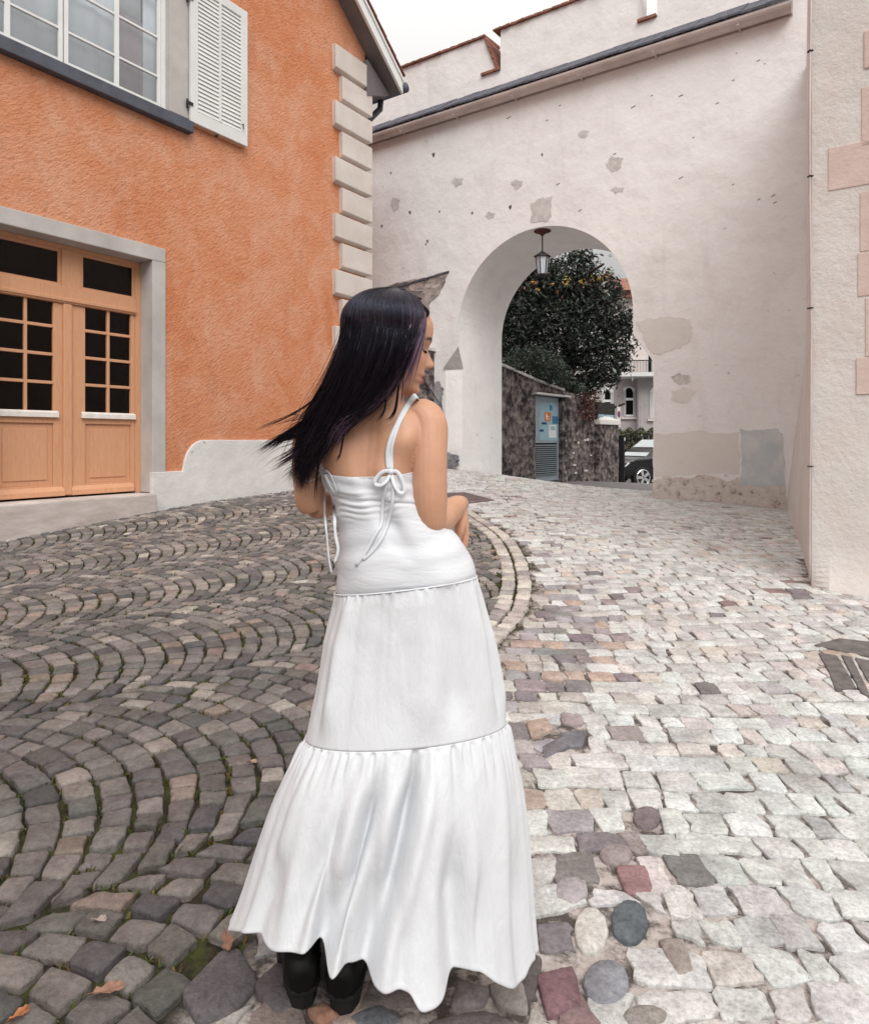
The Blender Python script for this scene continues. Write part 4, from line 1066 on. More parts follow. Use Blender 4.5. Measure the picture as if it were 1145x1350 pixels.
# foliage
def leaves(name, pts, sizes, pal, mat, parent, ups=.3, shape='leaf'):
    n=len(pts); P_=np.array(pts); sz=np.array(sizes)[:,None]
    a=rng.random(n)*2*np.pi; el=(rng.random(n)-.5)*2.2
    d=np.stack([np.cos(a)*np.cos(el),np.sin(a)*np.cos(el),np.sin(el)],-1)
    b=rng.normal(size=(n,3)); b-= (b*d).sum(-1,keepdims=True)*d; b/=np.linalg.norm(b,axis=1,keepdims=True)
    w=.36
    c=np.cross(d,b)
    V=np.stack([P_-d*sz*.5,P_+b*sz*w*.5+c*sz*.06,P_+d*sz*.5,P_-b*sz*w*.5+c*sz*.06],1).reshape(-1,3)
    F=np.arange(n*4).reshape(n,4)
    me=bpy.data.meshes.new(name); me.from_pydata(V.tolist(),[],F.tolist()); me.update()
    at=me.color_attributes.new('Col','FLOAT_COLOR','POINT')
    C=np.array([shade(pick(pal),.3,.004) for _ in range(n)]); C=np.repeat(np.concatenate([C,np.ones((n,1))],1),4,0).astype(np.float32)
    at.data.foreach_set('color',C.reshape(-1))
    return mkm(name,me,mat,parent)
def crown_pts(blobs, n, shell=.55):
    out=[]; vol=np.array([b[3]**2 for b in blobs]); vol=vol/vol.sum()
    for b,k in zip(blobs,(vol*n).astype(int)):
        d=rng.normal(size=(k,3)); d/=np.linalg.norm(d,axis=1,keepdims=True)
        r=b[3]*(shell+(1-shell)*rng.random(k)**.6)[:,None]*(1+.12*rng.normal(size=(k,1)))
        out.append(np.array(b[:3])+d*r*np.array([1,1,b[4] if len(b)>4 else .8]))
    return np.vstack(out)
dark_leaf=[((.010,.017,.010),6),((.016,.026,.015),4),((.030,.044,.026),1.6),((.006,.009,.007),6),((.07,.085,.06),.4)]
def big_tree():
    base=Vector((4.0,20.6,-1.2+E))
    root=empty('broadleaf_tree','big dark evergreen tree with a few yellow leaves rising behind the rubble wall','tree',None,tuple(base))
    m=MB(); m.tube([base+Vector((0,0,-.5)),base+Vector((.1,.1,1)),base+Vector((0,.2,2.6)),base+Vector((.2,.2,4.4)),base+Vector((.1,.3,6))],[.34,.28,.22,.15,.06],10)
    for i in range(11):
        a=i*2.4; z=1.3+i*.42; p=base+Vector((.08,.15,z)); e=p+Vector((math.cos(a)*1.7,math.sin(a)*1.5,1.0-.03*i)); m.tube([p,(p+e)/2+Vector((0,0,.2)),e],[.11,.07,.03],7)
    m.build('trunk',M['bark'],root,True)
    bl=[]
    rr=random.Random(5)
    for (px,py,Y,r) in [(690,420,20,1.05),(700,470,19.8,.95),(680,455,19.6,.9),(735,440,20,1.25),(770,430,20.3,1.2),(740,390,20.4,1.1),(775,385,20.5,.95),(755,355,20.6,.75),(720,375,20.3,.85),(800,420,20.5,.85),(812,455,20.4,.7),(790,475,20.2,.9),(760,490,20,.85),(725,495,19.6,.75),(800,495,20.2,.45),(822,425,20.7,.4),(818,482,20.4,.32),(766,338,20.6,.42),(796,378,20.8,.5),(812,385,21,.32),(660,430,20.2,1.1),(640,400,20.4,1.2),(700,380,20.6,1.1),(655,480,19.6,1.),(775,510,20.1,.5),(700,340,20.8,.8),(640,350,21,1.1)]:
        c=W(px,py,Y); bl.append((c.x,c.y,c.z,r,.85))
    pts=crown_pts(bl,30000,.30)
    leaves('crown',pts,rng.uniform(.10,.21,len(pts)),dark_leaf,M['leaf'],root)
    bl2=[]
    for (px,py,Y,r) in [(704,372,18.9,.16),(708,380,18.9,.12),(746,369,19.2,.16),(748,377,19.2,.14),(728,376,19.1,.10),(768,371,19.4,.16),(786,366,19.8,.22),(799,362,19.9,.2),(720,358,19.2,.10),(733,385,19.3,.09)]:
        c=W(px,py,Y); bl2.append((c.x,c.y,c.z,r,.6))
    pts=crown_pts(bl2,75,.2); leaves('yellow_leaves',pts,rng.uniform(.09,.17,len(pts)),[((.40,.24,.04),3),((.34,.15,.03),2),((.28,.27,.08),2),((.26,.10,.03),1)],M['leaf'],root)
    pts=[]
    for _ in range(90):
        p=W(rr.uniform(760,836),rr.uniform(335,505),rr.uniform(19.5,20.3)); pts.append(tuple(p))
    leaves('pale_leaves',pts,rng.uniform(.12,.24,len(pts)),[((.20,.25,.21),3),((.35,.38,.34),1)],M['leaf'],root)
big_tree()
def ivy():
    c=W(706,478,17.2)
    root=empty('ivy_bush','grey green ivy bush spilling over the top of the rubble wall above the metal door','shrub',None,(c.x,c.y,c.z-.6))
    bl=[]
    for (px,py,Y,r) in [(672,480,15.9,.28),(685,472,16.2,.32),(702,470,16.6,.42),(720,478,16.9,.42),(735,490,17.2,.34),(748,502,17.5,.24),(710,488,16.7,.3),(728,500,17,.2),(764,512,17.8,.18)]:
        q=W(px,py,Y); bl.append((q.x,q.y,q.z,r,.75))
    pts=crown_pts(bl,4200,.3); leaves('leaves',pts,rng.uniform(.06,.12,len(pts)),[((.035,.055,.035),4),((.06,.085,.06),3),((.12,.15,.12),2),((.02,.03,.02),4),((.22,.25,.21),.5)],M['leaf'],root)
    m=MB()
    for i in range(16):
        a=uf(us(668+i*7),-.2,1.5-.03*i); m.tube([a,a+UN*.18+Vector((0,0,.28)),a+UN*.28+UD*.2+Vector((0,0,.02-.02*(i%4)))],[.012,.009,.004],5)
    m.build('stems',M['bark'],root)
    c=W(778,540,19)
    root=empty('red_creeper','reddish brown creeper hanging over the right end of the rubble wall','creeper',None,tuple(uf(us(775),.02,.3)))
    pts=[]
    for _ in range(900):
        px=random.gauss(775,7); py=random.uniform(515,552)+abs(random.gauss(0,4)); s=us(px,.05); p=uf(s,.03+random.random()*.10,uz(px,py,.05)); pts.append(tuple(p))
    leaves('leaves',pts,rng.uniform(.05,.11,len(pts)),[((.13,.035,.03),4),((.08,.03,.025),4),((.05,.05,.03),3),((.16,.09,.07),1)],M['leaf'],root)
ivy()
def hedge():
    c=W(838,580,31); root=empty('hedge','clipped green and yellow hedge below the arched windows behind the black car','hedge',None,(c.x,c.y,-1.7+E))
    pts=[]
    for _ in range(5200):
        px=random.uniform(812,884); p=W(px,random.uniform(566,606)+2.5*math.sin(px*.4),random.uniform(30.6,31.5)); pts.append(tuple(p))
    leaves('leaves',pts,rng.uniform(.09,.18,len(pts)),[((.03,.04,.015),4),((.06,.07,.02),3),((.16,.13,.04),1.2),((.015,.02,.01),4)],M['leaf'],root)
    m=MB()
    for i in range(9):
        p=W(816+i*8,604,31); m.tube([Vector((p.x,p.y,-2.4+E)),p+Vector((0,0,.4))],.03,5)
    m.build('stems',M['bark'],root)
hedge()
# far villa with arched windows and a balcony
def villa():
    D=34.; root=empty('villa','grey rendered villa with tall arched white windows and a balcony, far behind the gate','house',None,(11.,D,-2.2+E))
    k=Vector((1,-.12,0)).normalized(); kn=Vector((-.12,-1,0)).normalized(); o=W(800,580,D); o=Vector((o.x,o.y,0))
    vf=lambda a,n,z:o+k*a+kn*n+Vector((0,0,z+E))
    X=lambda px,D_=D:(px-800)/FL*D_*1.03
    Z=lambda py:(HY-py)/FL*D
    m=MB(); m.box(vf,-9,16,-8,0,-3.2,Z(494)); m.box(vf,X(836),16,-.001,.6,-3.2,Z(497)); m.build('wall',M['far_wall'],root)
    m=MB(); m.box(vf,-9,16,-8,-1.2,Z(494),Z(388)); m.build('upper_wall',M['far_pale'],root)
    m=MB(); m.box(vf,-9.3,16.3,-8.2,-.7,Z(388),Z(380)); m.prism([vf(-9.3,-.5,Z(380)),vf(-9.3,-8.2,Z(380)),vf(-9.3,-4.5,Z(340))],k*25.6); m.build('roof',M['tile'],root)
    def arch_win(px0,px1,pyt,pyb,n):
        a,b=X(px0),X(px1); zt,zb=Z(pyt),Z(pyb); r=(b-a)/2; zc=zt-r; c=(a+b)/2
        pl=[vf(a,n,zb),vf(b,n,zb)]+[vf(c+r*math.cos(w),n,zc+r*math.sin(w)) for w in np.linspace(0,math.pi,12)]
        q=MB(); q.prism(pl,kn*.02); w=q.build('window',M['dark'],root)
        fr=MB(); 
        for x in (a,c-.26,c+.20,b-.08): fr.box(vf,x,x+.10,n+.021,n+.06,zb,zc+(r*.7 if x in(c-.26,c+.20) else 0))
        fr.box(vf,a+.1,b-.08,n+.021,n+.055,zc-.45,zc-.33); fr.box(vf,a,b,n+.021,n+.055,zb-.0,zb+.08)
        fr.tube([vf(c+(r-.05)*math.cos(v),n+.04,zc+(r-.05)*math.sin(v)) for v in np.linspace(0,math.pi,14)],.06,6)
        fr.build('frame',M['white_paint'],w)
        s=MB(); s.box(vf,a-.12,b+.12,n,n+.12,zb-.14,zb-.02); s.build('sill',M['far_pale'],w)
    arch_win(820,834,509,549,.0); arch_win(794,806,512,549,.0); arch_win(850,866,511,552,.6); arch_win(768,780,512,549,0.)
    # balcony
    m=MB(); m.box(vf,X(812),X(885),.0,1.5,Z(500),Z(495)); m.build('balcony_slab',M['white_stone'],root)
    m=MB()
    for i in range(40):
        a=X(813)+i*.07*1.0
        if a<X(884): m.tube([vf(a,1.42,Z(495)),vf(a,1.42,Z(480))],.012,4)
    m.tube([vf(X(812),1.42,Z(480)),vf(X(885),1.42,Z(480))],.025,5); m.build('railing',M['iron'],root)
    m=MB(); m.box(vf,X(855),X(862),-1.2,-1.15,Z(497),Z(455)); m.build('balcony_door',M['white_paint'],root)
    m=MB(); m.box(vf,X(856.5),X(860.5),-1.149,-1.13,Z(488),Z(460)); m.build('pane',M['dark'],root)
    m=MB(); m.box(vf,X(838),X(842),.601,.63,Z(570),Z(500)); m.build('quoin_strip',M['far_wall'],root)
    # upper windows half hidden by the tree
    for px in (800,824,846,770):
        m=MB(); m.box(vf,X(px),X(px+11),-1.2,-1.16,Z(445),Z(408)); w=m.build('window',M['dark'],root)
        q=MB(); q.box(vf,X(px),X(px+1.5),-1.159,-1.12,Z(445),Z(408)); q.box(vf,X(px+9.5),X(px+11),-1.159,-1.12,Z(445),Z(408)); q.box(vf,X(px+5),X(px+6),-1.159,-1.12,Z(445),Z(408)); q.build('frame',M['white_paint'],w)
villa()
# parked cars
def car(px,py,Y,rot,paint,label,glassmat,group='cars parked beyond the gate',gloc=None):
    o=W(px,py,Y); o.z=GZ(o.x,o.y)+.012
    root=empty('parked_car',label,'car',group,tuple(o))
    Rm=Matrix.Rotation(rot,4,'Z')
    T=lambda x,y,z:o+(Rm@Vector((x,y,z)))
    L,Wd=4.6,1.9
    # body from stations: x, floor z, belt z, roof z, half width low, half width roof
    st=[(-2.28,.45,.75,.75,.70,.6),(-2.2,.38,.98,.98,.84,.75),(-1.9,.32,1.02,1.30,.92,.68),(-1.5,.30,1.03,1.58,.95,.66),(-.6,.28,1.02,1.66,.95,.66),(.3,.28,1.0,1.62,.95,.66),(.85,.28,.99,1.28,.95,.68),(1.15,.28,.98,1.03,.95,.75),(1.7,.30,.95,.96,.93,.72),(2.1,.34,.86,.87,.86,.66),(2.3,.42,.72,.72,.70,.55)]
    vs=[];n=10
    for x,f,b,r,hw,hr in st:
        h=[(hw*.9,f),(hw,f+.12),(hw,(f+b)/2),(hw*.97,b),(hr,r),(-hr,r),(-hw*.97,b),(-hw,(f+b)/2),(-hw,f+.12),(-hw*.9,f)]
        vs+=[T(x,y,z) for y,z in h]
    fcs_=[(i*n+j,i*n+(j+1)%n,(i+1)*n+(j+1)%n,(i+1)*n+j) for i in range(len(st)-1) for j in range(n)]+[tuple(range(n))[::-1],tuple(range((len(st)-1)*n,len(st)*n))]
    m=MB(); m.add(vs,fcs_); m.build('body',M[paint],root,False,.04)
    def quad(name,p,mat,th=.012):
        q=MB(); a,b,c=[Vector(x) for x in p[:3]]; nn=(b-a).cross(c-a).normalized()
        q.prism([Vector(x)+nn*.004 for x in p],nn*th); return q.build(name,M[mat],root)
    quad('windscreen',[T(1.13,-.70,1.045),T(1.13,.70,1.045),T(.36,.60,1.60),T(.36,-.60,1.60)],glassmat)
    for s in (1,-1):
        p=[T(.95,s*.925,1.04),T(.28,s*.70,1.55),T(-.55,s*.70,1.59),T(-.62,s*.925,1.06)]; quad('side_window',p if s<0 else p[::-1],'carglass')
        p=[T(-.70,s*.925,1.06),T(-.63,s*.70,1.59),T(-1.4,s*.70,1.52),T(-1.8,s*.91,1.08)]; quad('side_window',p if s<0 else p[::-1],'carglass')
        h=MB(); h.prism([T(2.24,s*.42,.66),T(2.02,s*.86,.70),T(1.86,s*.90,.84),T(2.10,s*.60,.83)],Rm@Vector((.05,0,.02))); h.build('headlight',M['lamp'],root,False,.01)
        h=MB(); ring=[T(2.285,s*.52,.40),T(2.20,s*.82,.42),T(2.14,s*.86,.62),T(2.27,s*.50,.60),T(2.285,s*.52,.40)]; h.tube(ring,.022,5); h.build('vent_trim',M['chrome'],root)
        k=MB(); k.box(T,.75,.95,s*.98 if s>0 else -1.16,s*.98+.18 if s>0 else -.98,1.03,1.16); k.build('mirror',M[paint],root,False,.03)
        for x in (1.42,-1.38):
            c=T(x,s*.90,.36); ax=Rm@Vector((0,s,0)); ux=Rm@Vector((1,0,0))
            t=MB(); t.tube([c-ax*.14,c-ax*.12,c+ax*.06,c+ax*.08],[.32,.36,.36,.31],24); w=t.build('wheel',M['rubber'],root)
            rm=MB(); 
            for i in range(5):
                a=i*2*math.pi/5; dirv=ux*math.cos(a)+Vector((0,0,math.sin(a))); per=ux*-math.sin(a)+Vector((0,0,math.cos(a)))
                rm.prism([c+ax*.082+per*.035,c+ax*.082-per*.035,c+ax*.082+dirv*.25-per*.055,c+ax*.082+dirv*.25+per*.055],ax*.02)
            rm.tube([c+ax*.085+(ux*math.cos(a)+Vector((0,0,math.sin(a))))*.25 for a in np.linspace(0,2*math.pi,25)],.02,5)
            rm.build('rim',M['chrome'],w)
    g_=MB(); g_.box(T,2.29,2.31,-.42,.42,.50,.66); g_.build('grille',M['iron'],root,False,.01)
    g_=MB(); g_.box(T,2.312,2.32,-.26,.26,.42,.52); g_.build('number_plate',M['white_paper'],root)
car(871,640,24.0,R(198),'car_paint','black estate car with pale windscreen parked just beyond the archway','carglass')
M['teal_paint']=simple('teal_car_paint',(.03,.30,.36),.25,.05,2,0,10,.5)
car(872,612,29.0,R(190),'teal_paint','turquoise car mostly hidden behind the black car','carglass')
# ------------------------------------------------------------------ the woman
def interp(tab, x):
    T=np.array(tab,float); return [float(np.interp(x,T[:,0],T[:,i])) for i in range(1,T.shape[1])]
def smooth_tab(tab, n=80):
    c=cr(tab,n); return c[np.argsort(c[:,0])]
# height line in the photo, centre, half width, distance of the axis, half thickness
TORSO=smooth_tab([(520,507,24,1.548,.044),(531,504,29,1.548,.046),(540,497,48,1.550,.050),(549,492,70,1.552,.056),(562,490,80,1.556,.064),(580,489,79,1.560,.074),(600,488,72,1.562,.082),(622,487,63,1.562,.086),(645,494,60,1.560,.082),(662,503,60,1.558,.079),(678,510,64,1.558,.080),(693,518,69.5,1.560,.085),(710,526,76,1.562,.093),(726,531,82,1.564,.100),(757,535.5,88.5,1.566,.107),(790,534,88.5,1.568,.105),(830,532,78,1.57,.088)])
YAW=-.16
def torso_pt(py, ph, off=0., shapes=True):
    """ph=0 faces the camera (her back), +90deg her right side (picture right)"""
    cx,hw,Yc,ht=interp(TORSO,py)
    ph=(ph+math.pi)%(2*math.pi)-math.pi
    n=2.35; s,c=math.sin(ph),math.cos(ph)
    sx=math.copysign(abs(s)**(2/n),s); cy=math.copysign(abs(c)**(2/n),c)
    x=(cx-CX0)/FL*Yc+ (hw/FL*Yc+off)*sx
    t=ht+off
    y=-t*cy
    if shapes and c>0:
        g=lambda a,w:math.exp(-((ph-a)/w)**2)
        up=lambda p0,w:math.exp(-((py-p0)/w)**2)
        y+= .015*g(0.02,.15)*max(0,min(1,(py-545)/25))*max(0,min(1,(735-py)/50))      # spine furrow
        y-= .018*g(.62,.30)*up(580,22)+.018*g(-.62,.30)*up(584,22)                     # shoulder blades
        y+= .006*g(.36,.16)*up(603,14)
        y-= .010*(g(.5,.42)+g(-.5,.42))*up(752,30)                                     # seat
    if shapes and c<0:
        up=lambda p0,w:math.exp(-((py-p0)/w)**2)
        y+= .045*(math.exp(-((abs(ph)-2.55)/.38)**2))*up(628,24)                        # bust
    X=x; Yw=Yc+y+YAW*(x-(cx-CX0)/FL*Yc)
    z=(HY-py)/FL*Yc+E
    return Vector((X,Yw,z))
body=MB()
N=72
pys=np.linspace(516,832,110)
vs=[torso_pt(p,2*math.pi*j/N) for p in pys for j in range(N)]
k=len(pys)
body.add(vs,[(i*N+j,(i+1)*N+j,(i+1)*N+(j+1)%N,i*N+(j+1)%N) for i in range(k-1) for j in range(N)]+[tuple(range(N)),tuple(range((k-1)*N,k*N))[::-1]])
def limb(tab, n=30, nn=20, flat=1., mb=None, up=None):
    """tab rows: px, py, Y, radius(m)"""
    T=[(*W(a,b,Y),r) for a,b,Y,r in tab]; c=cr(T,n)
    (mb or body).tube([Vector(q[:3]) for q in c],[max(.002,q[3]) for q in c],nn,True,flat,up)
    return c
def ball(c,r,sc=(1,1,1),mb=None):
    pr=[(r*math.sin(math.pi*i/10)*sc[0]+1e-5,-r*math.cos(math.pi*i/10)*sc[2]) for i in range(11)]
    (mb or body).lathe(c,pr,16)
# arms
limb([(540,553,1.545,.036),(556,549,1.538,.041),(565,562,1.528,.0425),(566.5,595,1.510,.0385),(566,630,1.500,.0385),(567,660,1.497,.0375),(568.5,684,1.500,.0325),(570,694,1.508,.027)])
ra=limb([(568,690,1.508,.027),(572,688,1.515,.031),(580,684,1.545,.0345),(592,674,1.60,.031),(601,667,1.655,.025),(606,663.5,1.705,.0195),(608,664,1.722,.019)])
limb([(440,566,1.582,.034),(420,567,1.600,.040),(410,580,1.608,.0415),(406,612,1.606,.0365),(407,640,1.600,.035),(408,660,1.598,.0325),(411,671,1.604,.027)])
limb([(411,669,1.602,.027),(416,667,1.612,.031),(428,664,1.650,.033),(446,661,1.705,.028),(466,659,1.745,.022),(484,659,1.765,.0185)])
def hand(wrist, fdir, pnorm, side, curl):
    """wrist point, finger direction, back-of-hand normal, thumb side vector"""
    f=fdir.normalized(); n=(pnorm-f*pnorm.dot(f)).normalized(); s=side; s=(s-f*s.dot(f)-n*s.dot(n)).normalized()
    P=lambda a,b,c: wrist+s*a+f*b+n*c
    # palm as flattened loft
    rows=[(-.012,.019,.015),(.006,.022,.0145),(.03,.033,.0145),(.055,.040,.0135),(.074,.041,.011),(.082,.036,.007)]
    v=[]
    for b,w,h in rows:
        for j in range(16):
            a=2*math.pi*j/16; v.append(P(w*math.cos(a),b,h*math.sin(a)))
    body.add(v,[(i*16+j,i*16+(j+1)%16,(i+1)*16+(j+1)%16,(i+1)*16+j) for i in range(len(rows)-1) for j in range(16)]+[tuple(range(16))[::-1],tuple(range((len(rows)-1)*16,len(rows)*16))])
    for i,(off,L) in enumerate(((.030,.070),(.0105,.078),(-.0095,.073),(-.029,.058))):
        p=P(off,.068,0); ang_=R(12+4*i); pts=[p]; rad=[.0098]
        for j,fr in enumerate((.46,.31,.23)):
            d=f*math.cos(ang_)-n*math.sin(ang_)+s*(off*1.2); p=p+d*L*fr*1.1; pts.append(p); rad.append((.0092,.0082,.0062)[j]); ang_+=R(curl[j])
        c=cr([(*q,r) for q,r in zip(pts,rad)],16); body.tube([Vector(q[:3]) for q in c],[q[3]*(1 if i<3 else .88) for q in c],12)
        ball(Vector(c[-1][:3]),.0062)
    pts=[P(.018,.012,-.004),P(.040,.036,-.012),P(.050,.060,-.020),P(.047,.082,-.026)]
    c=cr([(*q,r) for q,r in zip(pts,(.014,.0125,.0105,.008))],14); body.tube([Vector(q[:3]) for q in c],[q[3] for q in c],12); ball(Vector(c[-1][:3]),.008)
wr=W(607.5,664.5,1.722); hand(wr,Vector((.02,-.05,-1)),Vector((.93,.30,.12)),Vector((-.2,-.9,0)),(28,34,22))
wl=W(484,659,1.765); hand(wl,Vector((.93,.05,-.36)),Vector((.1,1,.2)),Vector((.2,.1,.9)),(24,28,20))
# neck
limb([(497,548,1.556,.052),(503,532,1.556,.049),(508,514,1.556,.046),(512,494,1.554,.047),(512,478,1.55,.045)],20,24)
# legs down into the boots
gy=1.60
bootL=(402,1.605); bootR=(458,1.60)
for (hx,kx,ax,Yb) in ((492,470,402,1.625),(575,540,458,1.62)):
    za=GZ((ax-CX0)/FL*Yb,Yb)
    T=[(*W(hx,800,1.57),.076),(*W(hx-8,880,1.575),.068),(*W(kx,1010,1.58),.054),(*W((kx+ax)/2,1110,1.60),.050),((ax-CX0)/FL*Yb,Yb,za+.15,.036),((ax-CX0)/FL*Yb,Yb,za+.075,.034)]
    c=cr(T,40); body.tube([Vector(q[:3]) for q in c],[q[3] for q in c],24)
# head: cross sections with an analytic face
hf=Vector((math.cos(R(14)),math.sin(R(14)),0)); tilt=R(9)
hF=(hf*math.cos(tilt)+Vector((0,0,-math.sin(tilt)))).normalized(); hU=(Vector((0,0,1))*math.cos(tilt)+hf*math.sin(tilt)).normalized(); hS=hF.cross(hU).normalized()   # hS: her right (towards the camera)
HC=W(513.5,452.5,1.548)
HS=1.0
ZF=[(-.114,.040),(-.111,.064),(-.105,.079),(-.097,.0855),(-.088,.0830),(-.081,.0832),(-.073,.0875),(-.0665,.0855),(-.060,.0895),(-.049,.0870),(-.036,.0865),(-.02,.0860),(0,.0825),(.012,.0890),(.022,.0932),(.045,.0935),(.065,.087),(.085,.072),(.1,.050),(.109,.022),(.1125,.004)]
ZB=[(-.114,.005),(-.10,.02),(-.085,.042),(-.06,.064),(-.03,.084),(0,.097),(.03,.102),(.06,.096),(.085,.076),(.1,.052),(.109,.024),(.1125,.004)]
ZWd=[(-.114,.012),(-.108,.024),(-.095,.036),(-.08,.046),(-.06,.056),(-.03,.066),(0,.0715),(.03,.0745),(.055,.073),(.08,.060),(.1,.038),(.109,.018),(.1125,.004)]
_zf=smooth_tab(ZF,160);_zb=smooth_tab(ZB,120);_zw=smooth_tab(ZWd,120)
NOSE=smooth_tab([(-.056,0,.010),(-.050,.0005,.010),(-.0455,.003,.0125),(-.041,.0125,.0138),(-.0355,.0225,.0122),(-.029,.0240,.0105),(-.018,.0165,.0088),(-.006,.0115,.0078),(.004,.0075,.0078),(.014,.003,.010),(.024,0,.012)],80)
def head_pt(z,a,off=0.):
    F=np.interp(z,_zf[:,0],_zf[:,1]); Bk=np.interp(z,_zb[:,0],_zb[:,1]); Wd=np.interp(z,_zw[:,0],_zw[:,1])
    c,s=math.cos(a),math.sin(a)
    n=2.25 if c>0 else 2.05
    x=math.copysign(abs(s)**(2/n),s)*Wd; y=math.copysign(abs(c)**(2/n),c)*(F if c>0 else Bk)
    if c>0:
        nh,nw=np.interp(z,NOSE[:,0],NOSE[:,1]),np.interp(z,NOSE[:,0],NOSE[:,2])
        y+=nh*math.exp(-(x/nw)**2)
        ex=(abs(x)-.031)/.017
        y-=.0115*math.exp(-ex**2-((z-.001)/.012)**2)          # socket
        y+=.0065*math.exp(-((abs(x)-.031)/.0125)**2-((z+.001)/.0075)**2)   # lid
        y+=.0030*math.exp(-((abs(x)-.028)/.02)**2-((z-.017)/.006)**2)   # brow ridge
        y+=.0035*math.exp(-((abs(x)-.040)/.018)**2-((z+.030)/.02)**2)   # cheek
        y+=.0075*math.exp(-(x/.021)**2-((z+.0605)/.0044)**2)+.0080*math.exp(-(x/.019)**2-((z+.0730)/.0048)**2)-.0016*math.exp(-(x/.024)**2-((z+.0665)/.0018)**2)
        y-=.0024*math.exp(-(x/.03)**2-((z+.084)/.005)**2)
        y+=.0035*math.exp(-((abs(x)-.0125)/.005)**2-((z+.036)/.006)**2)   # nostril wing
    r=1+off/.08
    return HC+(hF*y*r+hS*x*r+hU*(z*(1+off/.11)))*HS
Nh=120; zs=[-.114+.2265*(.5-.5*math.cos(math.pi*i/130)) for i in range(131)]
vs=[head_pt(z,2*math.pi*j/Nh) for z in zs for j in range(Nh)]
k=len(zs)
body.add(vs,[(i*Nh+j,i*Nh+(j+1)%Nh,(i+1)*Nh+(j+1)%Nh,(i+1)*Nh+j) for i in range(k-1) for j in range(Nh)]+[tuple(range(Nh))[::-1],tuple(range((k-1)*Nh,k*Nh))])
# ear on the camera side (under the hair) and the far one
for s in (1,-1):
    c=HC+hS*.068*s+hF*-.008+hU*-.012; e=MB(); pr=cr([(0,0,.031,.006),(-.010,0,.026,.008),(-.013,0,.0,.007),(-.008,0,-.024,.006),(0,0,-.030,.006)],14)
    body.tube([c+hF*q[0]+hS*s*.006+hU*q[2] for q in pr],[q[3] for q in pr],8)
bo=body.build('person',M['skin'])
m=bo.modifiers.new('r','REMESH'); m.mode='VOXEL'; m.voxel_size=.0023
m=bo.modifiers.new('s','SMOOTH'); m.factor=.5; m.iterations=2
dg=bpy.context.evaluated_depsgraph_get(); me=bpy.data.meshes.new_from_object(bo.evaluated_get(dg)); bo.modifiers.clear(); bo.data=me
me.polygons.foreach_set('use_smooth',[True]*len(me.polygons))
person=bo
tag(person,'dark haired woman in long white dress and black boots, looking over her right shoulder','person')
# skin colour, lips, brows; shade painted at eye sockets, mouth line, nostrils
nV=len(me.vertices); co=np.empty(nV*3); me.vertices.foreach_get('co',co); co=co.reshape(-1,3)
rel=co-np.array(HC); ly=rel@np.array(hF); lx=rel@np.array(hS); lz=rel@np.array(hU)
C=np.tile(np.array([.575,.325,.215]),(nV,1))
head=(ly>.045)&(lz<.09)&(lz>-.13)&(abs(lx)<.09)
def blend(w,c):
    global C; w=np.clip(w,0,1)[:,None]; C=C*(1-w)+np.array(c)*w
lip=np.exp(-((lx/.023)**4)-(((lz+.0668)/.0120)**4))*head*(ly>.060)
blend(lip*1.2,(.21,.03,.035))
blend(.8*np.exp(-((lz+.0666)/.0018)**2-(lx/.022)**4)*head*(ly>.07),(.05,.01,.012))
blend(.45*np.exp(-((abs(lx)-.045)/.02)**2-((lz+.03)/.02)**2)*head,(.66,.30,.22))
arc=.0175+.004*np.cos((abs(lx)-.030)/.02*1.5)
blend(1.0*np.exp(-((lz-arc)/.0042)**4-((abs(lx)-.031)/.0215)**6)*head,(.025,.016,.014))
blend(.95*np.exp(-((lz+.0045+.002*((abs(lx)-.031)/.012)**2)/.0034)**2-((abs(lx)-.032)/.0185)**6)*head,(.012,.008,.008))
blend(.4*np.exp(-((lz-.003)/.006)**2-((abs(lx)-.031)/.017)**4)*head,(.36,.17,.14))
blend(.8*np.exp(-((lz+.0445)/.0022)**2-((abs(lx)-.008)/.0035)**2)*head*(ly>.085),(.10,.03,.025))
at=me.color_attributes.new('Col','FLOAT_COLOR','POINT'); at.data.foreach_set('color',np.concatenate([C,np.ones((nV,1))],1).astype(np.float32).reshape(-1))
bvh=BVHTree.FromPolygons([tuple(v) for v in co],[tuple(p.vertices) for p in me.polygons])

# ---- dress: bodice
topline=lambda ph:624+ (3.0*math.cos(2*ph) if math.cos(ph)>0 else -14*max(0,-math.cos(ph)))-1.5*math.sin(ph)
def wob(x,y,s): return math.sin(x*s+1.3*math.sin(y*s*.7))*math.cos(y*s*1.1+.5*math.sin(x*s*.6))
def bod_pt(t,ph,off):
    p0=topline(ph); pe=776-14*math.sin(ph)-6*max(0,math.cos(ph)); py=p0+(pe-p0)*t
    r=.0
    # ruched band under the bust line, long soft pulls below it
    b=math.exp(-((py-668-8*math.sin(ph))/17)**2)
    r+=b*.0022*math.sin((py+10*math.sin(ph*1.3)+3*math.sin(ph*5))*.80)*(.5+.5*math.sin(ph*3.1+py*.07))
    r+=.0015*math.sin((py*.20+ph*3.2))*math.exp(-((py-715)/36)**2)
    r+=.0014*math.sin(py*.35-ph*4)*math.exp(-((py-640)/16)**2)
    seam=math.exp(-((py-657-5*math.sin(ph))/1.8)**2)
    r-=.003*seam
    return torso_pt(py,ph,.0052+off+r-.0048*max(0,(t-.92)/.08),True)
Nb=160; nr=120
v=[bod_pt(i/(nr-1),2*math.pi*j/Nb,0) for i in range(nr) for j in range(Nb)]
fcs_=[(i*Nb+j,(i+1)*Nb+j,(i+1)*Nb+(j+1)%Nb,i*Nb+(j+1)%Nb) for i in range(nr-1) for j in range(Nb)]
